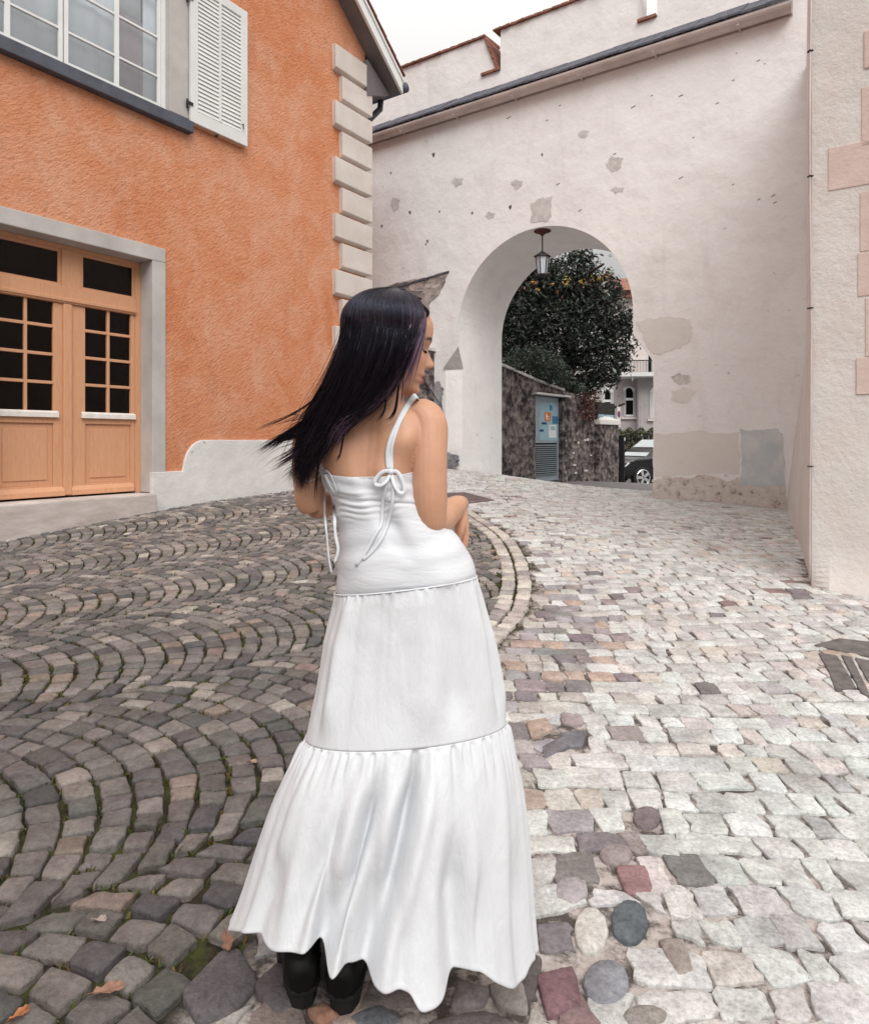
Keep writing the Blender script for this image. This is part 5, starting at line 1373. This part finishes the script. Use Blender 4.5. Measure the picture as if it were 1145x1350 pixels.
dress=mk('dress',v,fcs_,M['satin'],person,True)
sm=dress.modifiers.new('s','SOLIDIFY'); sm.thickness=.0025; sm.offset=0
h=MB(); h.tube([bod_pt(0,2*math.pi*j/60,.0005) for j in range(61)],.0014,6,False); h.build('neckline_hem',M['ribbon'],dress,True)
# ---- skirt
def rim(pyl,pyr,xl,xr,Yc,ry,pyc):
    """ring: side points in the photo at distance Yc, near centre at height line pyc"""
    A=W(xl,pyl,Yc); Bq=W(xr,pyr,Yc); cz=(HY-pyc)/FL*(Yc-ry)+E
    c=(A+Bq)/2; rx=(Bq.x-A.x)/2; sl=(Bq.z-A.z)/(2*rx)
    return dict(c=c,rx=rx,ry=ry,sl=sl,dz=cz-c.z,yw=YAW*max(0,min(1,(955-pyl)/170)))
def rim_pt(r,ph,k=1.,n=2.12):
    s,c=math.sin(ph),math.cos(ph); sx=math.copysign(abs(s)**(2/n),s); cy=math.copysign(abs(c)**(2/n),c)
    x=r['rx']*sx; return Vector((r['c'].x+x*k,r['c'].y-r['ry']*cy*k+r['yw']*x,r['c'].z+r['sl']*x+r['dz']*max(0,cy)))
R1=[rim(785,757,440,626.5,1.567,.128,779),rim(802,776,436,631,1.568,.134,801),rim(850,832,424,645,1.568,.140,852),(rim(915,900,415,656,1.568,.152,918)),rim(971,950,404,667,1.567,.165,989)]
def ringat(Rs,t):
    q=t*(len(Rs)-1); i=min(int(q),len(Rs)-2); f=q-i; a,b=Rs[i],Rs[i+1]
    o={k_:a[k_]*(1-f)+b[k_]*f for k_ in ('rx','ry','sl','dz','yw')}; o['c']=a['c']*(1-f)+b['c']*f; return o
Nk=420
def pl(ph,seed,fr):   # irregular pleats
    return sum(math.sin(f*ph+seed*i*1.7+.8*math.sin(ph*3+i))*a for i,(f,a) in enumerate(fr))
v=[];nr=90
for i in range(nr):
    t=i/(nr-1); r=ringat(R1,t)
    for j in range(Nk):
        ph=2*math.pi*j/Nk
        g_=math.exp(-(t/.10)**2); e_=min(1,(1-t)/.25); e_=e_*e_*(3-2*e_); d=.0014*pl(ph,1.,[(46,1),(61,.8),(33,.6)])*(g_*.9+.10)*e_+.0085*t**.7*e_*pl(ph+.10*t,2.3,[(6,1),(11,.8),(17,.45)])+.0026*math.sin(math.pi*t)*pl(ph+t*.5,3.1,[(7,1),(12,.5)])
        d+=.0010*wob(ph*3,t*5,2.1)*math.sin(math.pi*t)
        p=rim_pt(r,ph); cdir=Vector((math.sin(ph),-math.cos(ph),0)); v.append(p+cdir*d)
fcs_=[(i*Nk+j,(i+1)*Nk+j,(i+1)*Nk+(j+1)%Nk,i*Nk+(j+1)%Nk) for i in range(nr-1) for j in range(Nk)]
t1=mk('skirt_tier',v,fcs_,M['linen'],dress,True); t1['label']='fitted upper tier of the white linen skirt'
s_=t1.modifiers.new('s','SOLIDIFY'); s_.thickness=.0018; s_.offset=-1
h=MB(); h.tube([rim_pt(R1[0],2*math.pi*j/90)+Vector((math.sin(2*math.pi*j/90),-math.cos(2*math.pi*j/90),0))*.001 for j in range(91)],.0019,7,False); h.build('waist_seam',M['ribbon'],dress,True)
# lower flared tier: hem heights and folds taken from the photo
HEM=[(-100,1215,1.0),(-88,1226,1.02),(-66,1229,1.00),(-55,1233,.94),(-46,1253,1.03),(-36,1259,1.06),(-29.5,1256,1.03),(-25,1236,.80),(-22,1280,1.0),(-20,1294,1.07),(-17,1285,1.05),(-14,1268,.90),(-7.5,1271,.82),(-4.5,1303,1.02),(0,1307,1.05),(6,1306,1.05),(10.5,1311,1.08),(13,1332,1.12),(15,1337,1.13),(19,1330,1.10),(24,1316,1.05),(27,1281,.90),(33,1277,.90),(40,1283,.97),(47,1296,1.05),(54,1303,1.07),(62,1301,1.03),(68,1290,.98),(76,1268,.99),(86,1257,1.01),(100,1245,1.0)]
Hq=np.array(HEM)
hcx,hrx=505.,203.; hYc,hry=1.56,.245
def crease(dg,t):
    """deep folds running from the gathered seam down to the dips of the hem"""
    s=0
    for a0,a1,dep,wd,st in ((-8,-25,.050,3.4,.04),(8,-7.5,.060,3.8,-.05),(22,27,.030,4.6,.30),(-50,-55,.022,5.,.45),(58,70,.016,6.,.4),(40,38,.016,4,.5),(-22,-40,.018,4,.25),(2,6,.014,3,.55)):
        a=a0+(a1-a0)*t; k=max(0,min(1,(t-st)/.35)); k=k*k*(3-2*k)*(1-.75*max(0,(t-.6)/.4))
        s-=dep*k*math.exp(-((dg-a)/wd)**2); s+=dep*.30*k*math.exp(-((dg-a-wd*2.1)/wd)**2)
    return s
v=[];nr=150
seam=R1[-1]
for j in range(Nk):
    ph=(2*math.pi*j/Nk+math.pi)%(2*math.pi)-math.pi; dg_=math.degrees(ph)
    if abs(dg_)<=100:
        ker=[-1.2,-.6,0,.6,1.2]; pyh=np.mean([np.interp(dg_+q,Hq[:,0],Hq[:,1]) for q in ker]); mul=np.mean([np.interp(dg_+q,Hq[:,0],Hq[:,2]) for q in ker])
        Yh=hYc-hry*math.cos(ph)*mul
        px=hcx+hrx*math.sin(ph)
        hem=W(px,pyh,Yh)
    else:
        f=abs(dg_); mul=.95+.035*math.sin(f*.21)*min(1,(f-100)/25)+.03*math.sin(f*.37)*min(1,(f-100)/25)
        e0=W(hcx-hrx,1226,hYc); e1=W(hcx+hrx,1257,hYc); c=(e0+e1)/2
        hem=Vector((c.x+(e1.x-e0.x)/2*math.sin(ph)*mul,hYc-hry*math.cos(ph)*mul,(e0.z if ph<0 else e1.z)*max(0,1-(f-100)/40)+(-1.10+E-.02*math.cos(f*.2))*min(1,(f-100)/40)))
    top=rim_pt(seam,ph*1.0)
    cdir=Vector((math.sin(ph),-math.cos(ph),0))
    for i in range(nr):
        t=i/(nr-1); f=t
        p=top.lerp(hem,f)
        # cloth first springs outward from the gathered seam, then falls
        p+=cdir*(.024*math.sin(math.pi*min(1,t*1.1))*(1-t)); p+=cdir*crease(dg_,t)
        g_=math.exp(-(t/.14)**2)
        sh=.10*t
        d=.0034*pl(ph,1.9,[(52,1),(71,.7),(38,.8)])*g_*(1-math.exp(-(t/.012)**2)) + .0032*(1-t)*t*4*pl(ph+sh,4.4,[(13,1),(19,.7),(8,.8)])*min(1,t*6)
        d+=.0027*pl(ph+.05*math.sin(t*3),7.7,[(21,1),(33,.7)])*math.sin(math.pi*min(1,t*.5+.08))*min(1,t*5)
        d+=(.0004*wob(ph*4,t*4,2.3)+.0004*wob(ph*11,t*9+2,2.0))*min(1,t*6)
        d+=.0006*math.exp(-((t-.985)/.006)**2)
        v.append(p+cdir*d)
V=np.array([tuple(q) for q in v]).reshape(Nk,nr,3).transpose(1,0,2).reshape(-1,3)
fcs_=[(i*Nk+j,(i+1)*Nk+j,(i+1)*Nk+(j+1)%Nk,i*Nk+(j+1)%Nk) for i in range(nr-1) for j in range(Nk)]
t2=mk('skirt_tier',V.tolist(),fcs_,M['linen'],dress,True); t2['label']='wide flared lower tier of the skirt with deep folds and a wavy hem'
s_=t2.modifiers.new('s','SOLIDIFY'); s_.thickness=.0010; s_.offset=-1
# ---- straps, bows and ties, laid on the body
dco=[tuple(q.co) for q in dress.data.vertices]; dbv=BVHTree.FromPolygons(dco,[tuple(p.vertices) for p in dress.data.polygons])
EYE=Vector((0,0,E))
def onbody(px,py,lift=.003,dflt=1.5):
    d=W(px,py,1.)-EYE; d.normalize(); best=None
    for b in (bvh,dbv):
        h_=b.ray_cast(EYE,d)
        if h_[0] is not None and (best is None or h_[3]<best): best=h_[3]
    if best is None or abs(best*d.y-dflt)>.2: return EYE+d*(dflt/d.y)
    return EYE+d*(best-lift)
def ribbon(mb,pts,w,lift=.003,dflt=1.5,n=24,flat=.35,sag=0):
    c=cr(pts,n); P_=[onbody(a,b,lift,dflt) for a,b in c]
    for _ in range(2): P_=[P_[0]]+[(P_[i-1]+P_[i]*2+P_[i+1])/4 for i in range(1,len(P_)-1)]+[P_[-1]]
    mb.tube(P_,w,8,True,flat,(0,-1,0))
def strap(pts,extra,w,nm='strap'):
    c=cr(pts,22); P_=[onbody(a,b,.0025) for a,b in c]
    for _ in range(2): P_=[P_[0]]+[(P_[i-1]+P_[i]*2+P_[i+1])/4 for i in range(1,len(P_)-1)]+[P_[-1]]
    # over the shoulder and down the chest
    top=P_[-1]; tail=[]
    for q in extra:
        o=top+Vector(q); h_=bvh.find_nearest(o); nrm=h_[1]; tail.append(h_[0]+nrm*.003)
    if tail:
        c2=cr([tuple(q) for q in P_[-2:]+tail],18); Q=[Vector(q) for q in c2[1:]]
        for _ in range(4): Q=[Q[0]]+[(Q[i-1]+Q[i]*2+Q[i+1])/4 for i in range(1,len(Q)-1)]+[Q[-1]]
        P_=P_[:-1]+Q
    m=MB(); m.tube(P_,w*1.1,8,True,.24,(0,-1,0)); return m.build(nm,M['ribbon'],dress,True)
strap([(513,620),(511.5,600),(514,585),(521,566),(531,545),(540,530),(548,521)],[(.004,.022,-.002),(.002,.045,-.012),(-.004,.07,-.035),(-.01,.09,-.07),(-.02,.10,-.11)],.0062)
strap([(517,620),(516,600),(517,587),(522.5,568),(531,546.5)],[],.0030)
strap([(426,619),(420,602),(414,585),(413,570),(418,555),(426,549)],[(.0,.02,.004),(.0,.06,-.01),(.005,.10,-.06)],.0050)
def bow(kx,ky,loops,tails):
    m=MB()
    for lp in loops:
        c=cr([(kx,ky)]+lp+[(kx,ky)],26); k=len(c)
        P_=[onbody(a,b,.004+.010*math.sin(math.pi*i/(k-1))) for i,(a,b) in enumerate(c)]
        for _ in range(2): P_=[P_[0]]+[(P_[i-1]+P_[i]*2+P_[i+1])/4 for i in range(1,len(P_)-1)]+[P_[-1]]
        m.tube(P_,.0044,8,True,.28,(0,-1,0))
    for tl in tails: ribbon(m,tl,.0038,.0045,1.49,28,.45)
    p=onbody(kx,ky,.006); ball(p,.0068,(1,1,1),m)
    return m.build('bow',M['ribbon'],dress,True)
bow(515,622,[[(506,621),(496,630),(494,638),(502,640),(510,633)],[(524,622),(531,636),(533,648),(527,650),(520,640)]],
    [[(513,626),(508,645),(504,665),(503,690),(496,702),(482,728),(469,746)],[(517,626),(518,645),(517,665),(511,690),(502,712),(488,730),(478,738)]])
bow(425,622,[[(416,617),(406,620),(402,630),(406,635),(416,631)],[(432,622),(438,632),(443,646),(441,650),(434,640)]],
    [[(425,626),(427,650),(428,680),(431,710),(433,735),(437,756)],[(429,626),(438,650),(441,680),(442,705),(446,725),(441,742)]])

# ---- boots
def boot(ax,Yb,tw):
    x=(ax-CX0)/FL*Yb; z=GZ(x,Yb); o=Vector((x,Yb,z)); rot=Matrix.Rotation(tw,3,'Z')
    T=lambda a,b,c:o+rot@Vector((a,b,0))+Vector((0,0,c))
    secs=[(-.074,.022,.036,.085),(-.066,.034,.034,.10),(-.050,.040,.033,.115),(-.02,.043,.032,.125),(.015,.045,.030,.125),(.05,.047,.027,.118),(.085,.050,.022,.105),(.12,.052,.018,.088),(.16,.050,.015,.070),(.195,.040,.014,.056),(.215,.020,.016,.044)]
    S_=cr(secs,34); n=20; vs=[]
    for b,w,z0,z1 in S_:
        for j in range(n):
            a=2*math.pi*j/n; s,c=math.sin(a),math.cos(a); sx=math.copysign(abs(s)**.8,s); cz=math.copysign(abs(c)**.8,c)
            hh=(z1-z0)/2; ww=w*(1-.20*max(0,-cz))
            vs.append(T(ww*sx,b,z0+hh+hh*cz))
    m=MB(); m.add(vs,[(i*n+j,i*n+(j+1)%n,(i+1)*n+(j+1)%n,(i+1)*n+j) for i in range(len(S_)-1) for j in range(n)]+[tuple(range(n))[::-1],tuple(range((len(S_)-1)*n,len(S_)*n))])
    sh=[T(0,-.022,.07),T(0,-.020,.11),T(0,-.018,.15),T(0,-.02,.22),T(0,-.022,.30),T(0,-.018,.38)]; m.tube(sh,[.040,.042,.0445,.053,.061,.066],24)
    b_=m.build('boot',M['leather'],person,True)
    bm_=b_.modifiers.new('r','REMESH'); bm_.mode='VOXEL'; bm_.voxel_size=.004; b2=b_.modifiers.new('s','SMOOTH'); b2.iterations=4
    dg=bpy.context.evaluated_depsgraph_get(); me=bpy.data.meshes.new_from_object(b_.evaluated_get(dg)); b_.modifiers.clear(); b_.data=me; me.polygons.foreach_set('use_smooth',[True]*len(me.polygons))
    out=[(.0,-.072),(.030,-.062),(.043,-.03),(.042,.02),(.046,.09),(.046,.14),(.036,.19),(.0,.215),(-.036,.19),(-.046,.14),(-.046,.09),(-.042,.02),(-.043,-.03),(-.030,-.062)]
    s=MB(); s.prism([T(a*.98,b*1.03-.001,.012 if b>.06 else .030) for a,b in out],(0,0,.012)); s.build('sole',M['rubber'],b_,False,.003)
    s=MB(); s.prism([T(a*.84,b*.98,-.004) for a,b in [(.0,-.070),(.028,-.060),(.041,-.03),(.040,.012),(-.040,.012),(-.041,-.03),(-.028,-.060)]],(0,0,.040)); s.build('heel',M['rubber'],b_,False,.003)
    s=MB(); s.prism([T(a*1.2,b*1.06-.008,-.003) for a,b in [(.044,.075),(.046,.14),(.034,.185),(0,.21),(-.034,.185),(-.046,.14),(-.044,.075)]],(0,0,.018)); s.build('tread',M['rubber'],b_,False,.003)
boot(397,1.60,R(14)); boot(458,1.592,R(-6))

# ---- hair
# guide strands: (px, py, distance from head axis towards the camera as a fraction)
G=[ [(491,388,1.55),(472,402,1.53),(452,445,1.515),(432,495,1.505),(406,545,1.505),(391,590,1.515),(388,632,1.53)],
    [(499,388,1.55),(480,405,1.49),(464,455,1.472),(443,515,1.468),(416,570,1.478),(402,615,1.500),(398,655,1.52)],
    [(507,388,1.55),(492,408,1.475),(481,462,1.452),(460,520,1.452),(434,575,1.465),(409,612,1.488),(400,640,1.500)],
    [(514,388,1.55),(508,412,1.468),(498,465,1.445),(478,516,1.447),(446,560,1.456),(422,594,1.474),(411,625,1.485)],
    [(524,388,1.55),(524,415,1.470),(515,465,1.447),(499,507,1.450),(471,543,1.450),(440,574,1.460),(420,600,1.472)],
    [(536,390,1.55),(540,418,1.480),(532,460,1.458),(517,497,1.455),(495,530,1.452),(462,557,1.452),(432,582,1.464)],
    [(547,396,1.55),(555,418,1.498),(549,447,1.476),(536,477,1.468),(520,508,1.470),(495,533,1.460),(452,566,1.456)] ]
G=np.array(G,float)
def guide(u,n,depth=0.,rs=0.):
    q=u*(len(G)-1); i=min(int(q),len(G)-2); f=q-i; f=f*f*(3-2*f)*.5+f*.5
    c=cr(G[i]*(1-f)+G[i+1]*f,n)
    return c
# dense inner mass
hm=MB(); nu,nt=44,40
front=[];back=[]
for a in range(nu):
    u=.0+.90*a/(nu-1); c=guide(u,nt)
    for i,(x,y,Y_) in enumerate(c):
        t=i/(nt-1); k=max(0.,t-.66)/.34
        Yf=Y_+.020; 
        front.append(W(x,y,Yf)); 
        th=.02+.10*math.exp(-((t-.12)/.22)**2)+.02
        th*=math.sin(math.pi*min(1,max(0,a/(nu-1))))**.5*.9+.1
        th*=(1-k)+.004
        back.append(W(x+(0 if t<.5 else 0),y,Yf+th))
n0=nu*nt
f_=[]
for a in range(nu-1):
    for i in range(nt-1):
        q=(a*nt+i,(a+1)*nt+i,(a+1)*nt+i+1,a*nt+i+1)
        t=i/(nt-1)
        if t>.80 : continue
        f_.append(q); f_.append(tuple(n0+w for w in q[::-1]))
vv=[tuple(p) for p in front+back]
me=bpy.data.meshes.new('hair'); 
# skull cap beneath, closing the far side of the head
cap=[];cf=[]; Nc=64; zc_=np.linspace(-.055,.1128,44)
def hairline(a): 
    """lowest height of the hair on the head by angle (0 = face)"""
    d=abs(math.degrees((a+math.pi)%(2*math.pi)-math.pi)); return np.interp(d,[0,28,50,75,100,130,180],[.088,.080,.060,.010,-.03,-.06,-.075])
for i in range(44):
    for j in range(Nc):
        a=2*math.pi*j/Nc; z0=hairline(a); z=z0+(.1128-z0)*i/43; cap.append(tuple(head_pt(z,a,.0045)))
b=len(vv); cf=[(b+i*Nc+j,b+i*Nc+(j+1)%Nc,b+(i+1)*Nc+(j+1)%Nc,b+(i+1)*Nc+j) for i in range(43) for j in range(Nc)]+[tuple(range(b+43*Nc,b+44*Nc))]
hair=mk('hair',vv+cap,f_+cf,[M['hair_mass']],person,True)
tag(hair); hair['label']='long straight black hair with a purple sheen blown to the left'
# strands
HV=[];HFc=[];HCol=[]
def strand(P_,r0,r1,colr,c2=None):
    k=len(P_); b=len(HV); prev=None
    for i,p in enumerate(P_):
        t=(P_[min(i+1,k-1)]-P_[max(i-1,0)]).normalized()
        x=(Vector((0,-1,.1))-t*Vector((0,-1,.1)).dot(t)).normalized(); y=t.cross(x)
        f=i/(k-1); r=r0*(1-f)**.5*.0+ (r0+(r1-r0)*f)*(1 if f<.8 else max(.12,(1-f)/.2))
        for w in (0,2.094,4.189): HV.append(tuple(p+x*(math.cos(w)*r)+y*(math.sin(w)*r)))
        cc=colr if c2 is None else tuple(colr[q]*(1-f)+c2[q]*f for q in range(3)); HCol.append((*cc,1))
        HCol.append((*cc,1)); HCol.append((*cc,1))
    for i in range(k-1):
        for j in range(3): HFc.append((b+i*3+j,b+i*3+(j+1)%3,b+(i+1)*3+(j+1)%3,b+(i+1)*3+j))
def keep_out(p,off):
    r=p-HC; z=r.dot(hU); x=r.dot(hS); y=r.dot(hF)
    if z<-.1 or z>.1125*(1+off/.11): return p
    a=math.atan2(x,y); zz=min(z/(1+off/.11),.1120); s=head_pt(zz,a,off)-HC; rs=math.hypot(s.dot(hS),s.dot(hF)); rp=math.hypot(x,y)
    if rp>=rs or rp<1e-5: return p
    return HC+hU*z+(hS*x+hF*y)*(rs/rp)
black=[(.007,.005,.007),(.009,.006,.008),(.004,.0035,.005),(.014,.009,.012),(.022,.013,.016)]
rr=random.Random(11)
for sidx in range(3600):
    u=rr.random()**.95; n=22
    c=guide(min(1,max(0,u)),n).copy()
    j=rr.gauss(0,1); j2=rr.gauss(0,1); ln=rr.uniform(.86,1.0)*(1+ .06*rr.random())
    tt=np.linspace(0,1,n)
    clumpo=math.sin(u*37)*1.2+math.sin(u*83+1)*.8
    c[:,0]+=j*(1.0+3.4*tt**2)+clumpo*tt**1.5*2.4 -tt**4*rr.random()*8; c[:,1]+=j2*(.6+4.*tt**3)+tt**3*clumpo*2
    lift=rr.uniform(-.004,.010)
    c[:,2]+=lift*(.3+tt)+ .004*np.sin(u*61)*tt
    k=int(n*min(1,ln)); c=c[:max(8,k)]
    # the lock leaves the parting, lies on the scalp and then follows its guide
    aa=R(172-108*u**1.15+rr.gauss(0,4)); o_=.007+.006*rr.random()
    ly_=-.05+.108*u; root_=HC+hF*ly_+hS*(-.012+rr.gauss(0,.004))+hU*float(np.interp(abs(ly_-.01),[0,.04,.07,.09],[.1215,.1175,.109,.098]))
    lo=[W(*q) for q in c if q[1]>448]
    if not lo: lo=[W(*q) for q in c[-4:]]
    rl=keep_out(lo[0],o_)-HC; ag=math.atan2(rl.dot(hS),rl.dot(hF)); za=rl.dot(hU); ra_=math.hypot(rl.dot(hS),rl.dot(hF))
    sk=[root_]
    for z in (.109,.100,.088,.072,.052,.030,.012):
        if z<za+.014: break
        k_=((.113-z)/(.113-za)); k_=k_*k_*(3-2*k_); sk.append(head_pt(z,aa+(ag-aa)*k_,o_))
    pts_=[tuple(q) for q in sk+[keep_out(lo[0],o_)]+[keep_out(q,o_) for q in lo[1::2]]]
    P_=[Vector(q) for q in cr(pts_,26)]
    col1=rr.choice(black); 
    if u>.84 and rr.random()<.5: colr,c2=col1,(.085,.045,.075) if rr.random()<.6 else (.16,.09,.12)
    elif rr.random()<.28: colr,c2=col1,(.075,.048,.060)
    else: colr,c2=col1,col1
    strand(P_,rr.uniform(.0009,.0016),.0007,colr,c2)
# hair over crown and far side of the head, rooted on the scalp
for sidx in range(900):
    a=R(rr.uniform(60,300)); 
    z0=.112; zl=hairline(a); P_=[]
    if math.sin(a)>-.35: continue
    for i in range(14):
        z=z0-(z0-zl+.03)*(i/13)**1.4; P_.append(head_pt(max(z,-.11),a+.10*rr.gauss(0,.3)*i/13,.009+.003*rr.random()))
    cst=rr.choice(black); strand(P_,.0013,.0008,cst)
def wisp(pts,n,spread,cnt,Yj=.006,r=.0010,cols=None,tip=None):
    for _ in range(cnt):
        j=rr.gauss(0,1); j2=rr.gauss(0,1); c=cr(pts,n); t=np.linspace(0,1,n)
        c[:,0]+=j*spread*(.25+t*1.2); c[:,1]+=j2*spread*(.25+t*1.2); c[:,2]+=rr.uniform(-1,1)*Yj
        k=int(n*rr.uniform(.75,1)); cst=rr.choice(cols or black); strand([W(*q) for q in c[:k]],r*rr.uniform(.7,1.3),r*.5,cst,tip)
# locks blown to the left
wisp([(440,470,1.48),(418,520,1.49),(385,545,1.50),(352,559,1.50),(326,572,1.50)],22,.9,7,.004,.0007)
wisp([(425,520,1.48),(408,548,1.49),(388,566,1.50),(366,582,1.50),(346,600,1.50)],20,3.2,56,.006,.0010)
wisp([(430,530,1.48),(410,560,1.49),(390,574,1.50),(370,578,1.51),(350,590,1.51),(336,599,1.51)],20,2.6,44,.006,.0009)
wisp([(430,540,1.48),(410,575,1.49),(394,592,1.50),(374,606,1.50),(354,618,1.50)],20,3.0,48,.006,.0009,None,(.06,.035,.05))
wisp([(430,550,1.48),(412,590,1.49),(398,612,1.50),(384,622,1.50),(370,634,1.50)],18,3.0,40,.006,.0009)
wisp([(428,560,1.47),(412,600,1.48),(402,625,1.49),(397,650,1.50)],18,3.2,60,.006,.0010)
wisp([(432,580,1.46),(420,610,1.465),(416,640,1.47),(415,672,1.48)],18,1.0,14,.003,.0009)
pur_=[(.13,.075,.12),(.20,.13,.17)]
# flyaways
wisp([(552,428,1.470),(546,455,1.456),(536,480,1.452),(526,503,1.458),(520,522,1.462)],18,1.4,9,.002,.0007,black)
wisp([(556,428,1.480),(551,450,1.464),(544,472,1.458),(538,492,1.462)],16,1.2,7,.002,.0006,pur_)
for _ in range(260):
    u=rr.random(); c=guide(u,18).copy(); tt=np.linspace(0,1,18); j=rr.gauss(0,1)
    c[:,0]+=j*(2+9*tt**1.5)-tt**2*abs(rr.gauss(0,9)); c[:,1]+=rr.gauss(0,1)*(1+8*tt**2); c[:,2]+=-.006-.006*rr.random()
    c=c[4:int(rr.uniform(11,18))]; strand([keep_out(W(*q),.013) if q[1]<478 else W(*q) for q in c],.00055,.0004,rr.choice(black))
for _ in range(46):
    x0,y0_=rr.uniform(396,424),rr.uniform(535,600); L=rr.uniform(25,80); dr=rr.uniform(.18,.75)
    wisp([(x0+22,y0_-30,1.48),(x0,y0_,1.49),(x0-L*.5,y0_+L*.5*dr*.8+rr.uniform(-5,5),1.495),(x0-L,y0_+L*dr+rr.uniform(-8,8),1.50)],16,1.2,2,.004,.0006)
# purple strands over the cheek and nape
pur=[(.13,.075,.12),(.20,.13,.17),(.09,.05,.09),(.05,.03,.06)]
wisp([(558,412,1.500),(555,436,1.478),(547,460,1.462),(537,486,1.460),(528,512,1.466)],20,4.6,80,.005,.0008,pur)
wisp([(560,412,1.510),(558,432,1.495),(552,455,1.478),(545,474,1.470),(538,490,1.468)],20,2.6,26,.004,.0007,pur)
wisp([(547,405,1.500),(541,430,1.472),(527,462,1.462),(512,492,1.462),(500,516,1.458)],20,.6,7,.002,.0009,[(.40,.26,.26),(.30,.18,.2)])
wisp([(520,495,1.465),(496,525,1.452),(470,545,1.448),(447,560,1.448),(432,592,1.455)],20,4.2,44,.004,.0008,pur)
wisp([(500,520,1.455),(470,548,1.448),(448,568,1.448),(436,600,1.452)],20,4.4,26,.004,.0008,pur)
wisp([(514,500,1.462),(509,522,1.462),(507,540,1.466),(499,553,1.464),(489,559,1.462)],20,.7,16,.002,.0010,None)
wisp([(526,500,1.472),(524,518,1.468),(521,538,1.466),(514,551,1.464),(503,557,1.462)],20,.8,18,.002,.0010,None)
wisp([(532,495,1.474),(530,515,1.475),(528,535,1.476)],14,.8,8,.002,.0009,pur)
wisp([(456,560,1.450),(452,580,1.450),(448,600,1.452),(440,610,1.455)],14,.8,10,.002,.0009,None)
wisp([(556,496,1.60),(562,510,1.60),(569,526,1.60)],12,.8,7,.003,.0008,None)
wisp([(556,494,1.60),(566,512,1.60),(577,528,1.60),(585,538,1.60)],14,.3,3,.002,.0007,None)
nl=len(HV)
me=bpy.data.meshes.new('hair_strands'); me.from_pydata(HV,[],HFc); me.update()
at=me.color_attributes.new('Col','FLOAT_COLOR','POINT'); at.data.foreach_set('color',np.array(HCol,np.float32).reshape(-1))
hs=mkm('strands',me,M['hair'],hair,True)
for sd in (1,-1):
    el=MB()
    for q in range(26):
        xx=sd*(.019+.027*q/25); z=-.0060-.0022*((abs(xx)-.031)/.012)**2; a=math.atan2(xx,.079); p=head_pt(z,a,.0002)
        d_=hF*.75+hS*(xx*9)+hU*-.35; el.tube([p,p+d_*.005,p+d_*.0085+hU*.0015],[.0007,.0005,.0002],4)
    el.build('eyelashes',M['hair_mass'],person)
print('body verts',nV,'hair',len(HV))
# ------------------------------------------------------------------ light, sky, camera
w=bpy.data.worlds.new('World'); scene.world=w; w.use_nodes=True
nt=w.node_tree; bg=nt.nodes['Background']
sky=nt.nodes.new('ShaderNodeTexSky'); sky.sky_type='NISHITA'; sky.sun_disc=False
SUN_EL,SUN_AZ=R(47),R(166)          # azimuth clockwise from +Y (the view direction)
sky.sun_elevation=SUN_EL; sky.sun_rotation=SUN_AZ; sky.air_density=1.0; sky.dust_density=3.0; sky.ozone_density=1.0
hs_=nt.nodes.new('ShaderNodeHueSaturation'); hs_.inputs['Saturation'].default_value=.10; hs_.inputs['Value'].default_value=1.0
mx=nt.nodes.new('ShaderNodeMix'); mx.data_type='RGBA'; mx.inputs[0].default_value=.94; mx.inputs[7].default_value=(7.4,7.4,7.5,1)   # overcast veil over the clear sky
tc_=nt.nodes.new('ShaderNodeTexCoord'); sx_=nt.nodes.new('ShaderNodeSeparateXYZ'); nt.links.new(tc_.outputs['Generated'],sx_.inputs[0])
mr=nt.nodes.new('ShaderNodeMapRange'); mr.inputs['From Min'].default_value=0; mr.inputs['From Max'].default_value=1; mr.inputs['To Min'].default_value=.04; mr.inputs['To Max'].default_value=1.
nt.links.new(sx_.outputs[2],mr.inputs['Value'])
vm=nt.nodes.new('ShaderNodeVectorMath'); vm.operation='SCALE'; vm.inputs[0].default_value=(9.0,8.85,8.7); nt.links.new(mr.outputs[0],vm.inputs['Scale']); nt.links.new(vm.outputs[0],mx.inputs[7])   # the overcast veil is three times brighter overhead than at the horizon
nt.links.new(sky.outputs[0],hs_.inputs['Color']); nt.links.new(hs_.outputs[0],mx.inputs[6]); nt.links.new(mx.outputs[2],bg.inputs[0])
bg.inputs[1].default_value=.15
sl=bpy.data.lights.new('sun','SUN'); sl.energy=1.5; sl.angle=R(42); sl.color=(1,.96,.92)
so=bpy.data.objects.new('sun',sl); link(so)
dirv=Vector((math.sin(SUN_AZ)*math.cos(SUN_EL),math.cos(SUN_AZ)*math.cos(SUN_EL),math.sin(SUN_EL)))
so.rotation_euler=dirv.to_track_quat('Z','Y').to_euler()
so.location=(4,-4,12)
cd=bpy.data.cameras.new('camera'); cam=bpy.data.objects.new('camera',cd); link(cam)
cam.location=(0,0,E); cam.rotation_euler=(R(90),0,0)
cd.sensor_fit='VERTICAL'; cd.sensor_height=36; cd.sensor_width=36*868/1024; cd.lens=36*FL/1350
cd.shift_y=-(675-HY)/1350; cd.shift_x=(572.5-CX0)/1350
cd.clip_start=.05; cd.clip_end=2000
scene.camera=cam
scene.render.engine='CYCLES'
scene.cycles.max_bounces=6; scene.cycles.transparent_max_bounces=12; scene.cycles.use_denoising=True
scene.view_settings.view_transform='Standard'; scene.view_settings.look='None'; scene.view_settings.exposure=.52; scene.view_settings.gamma=1
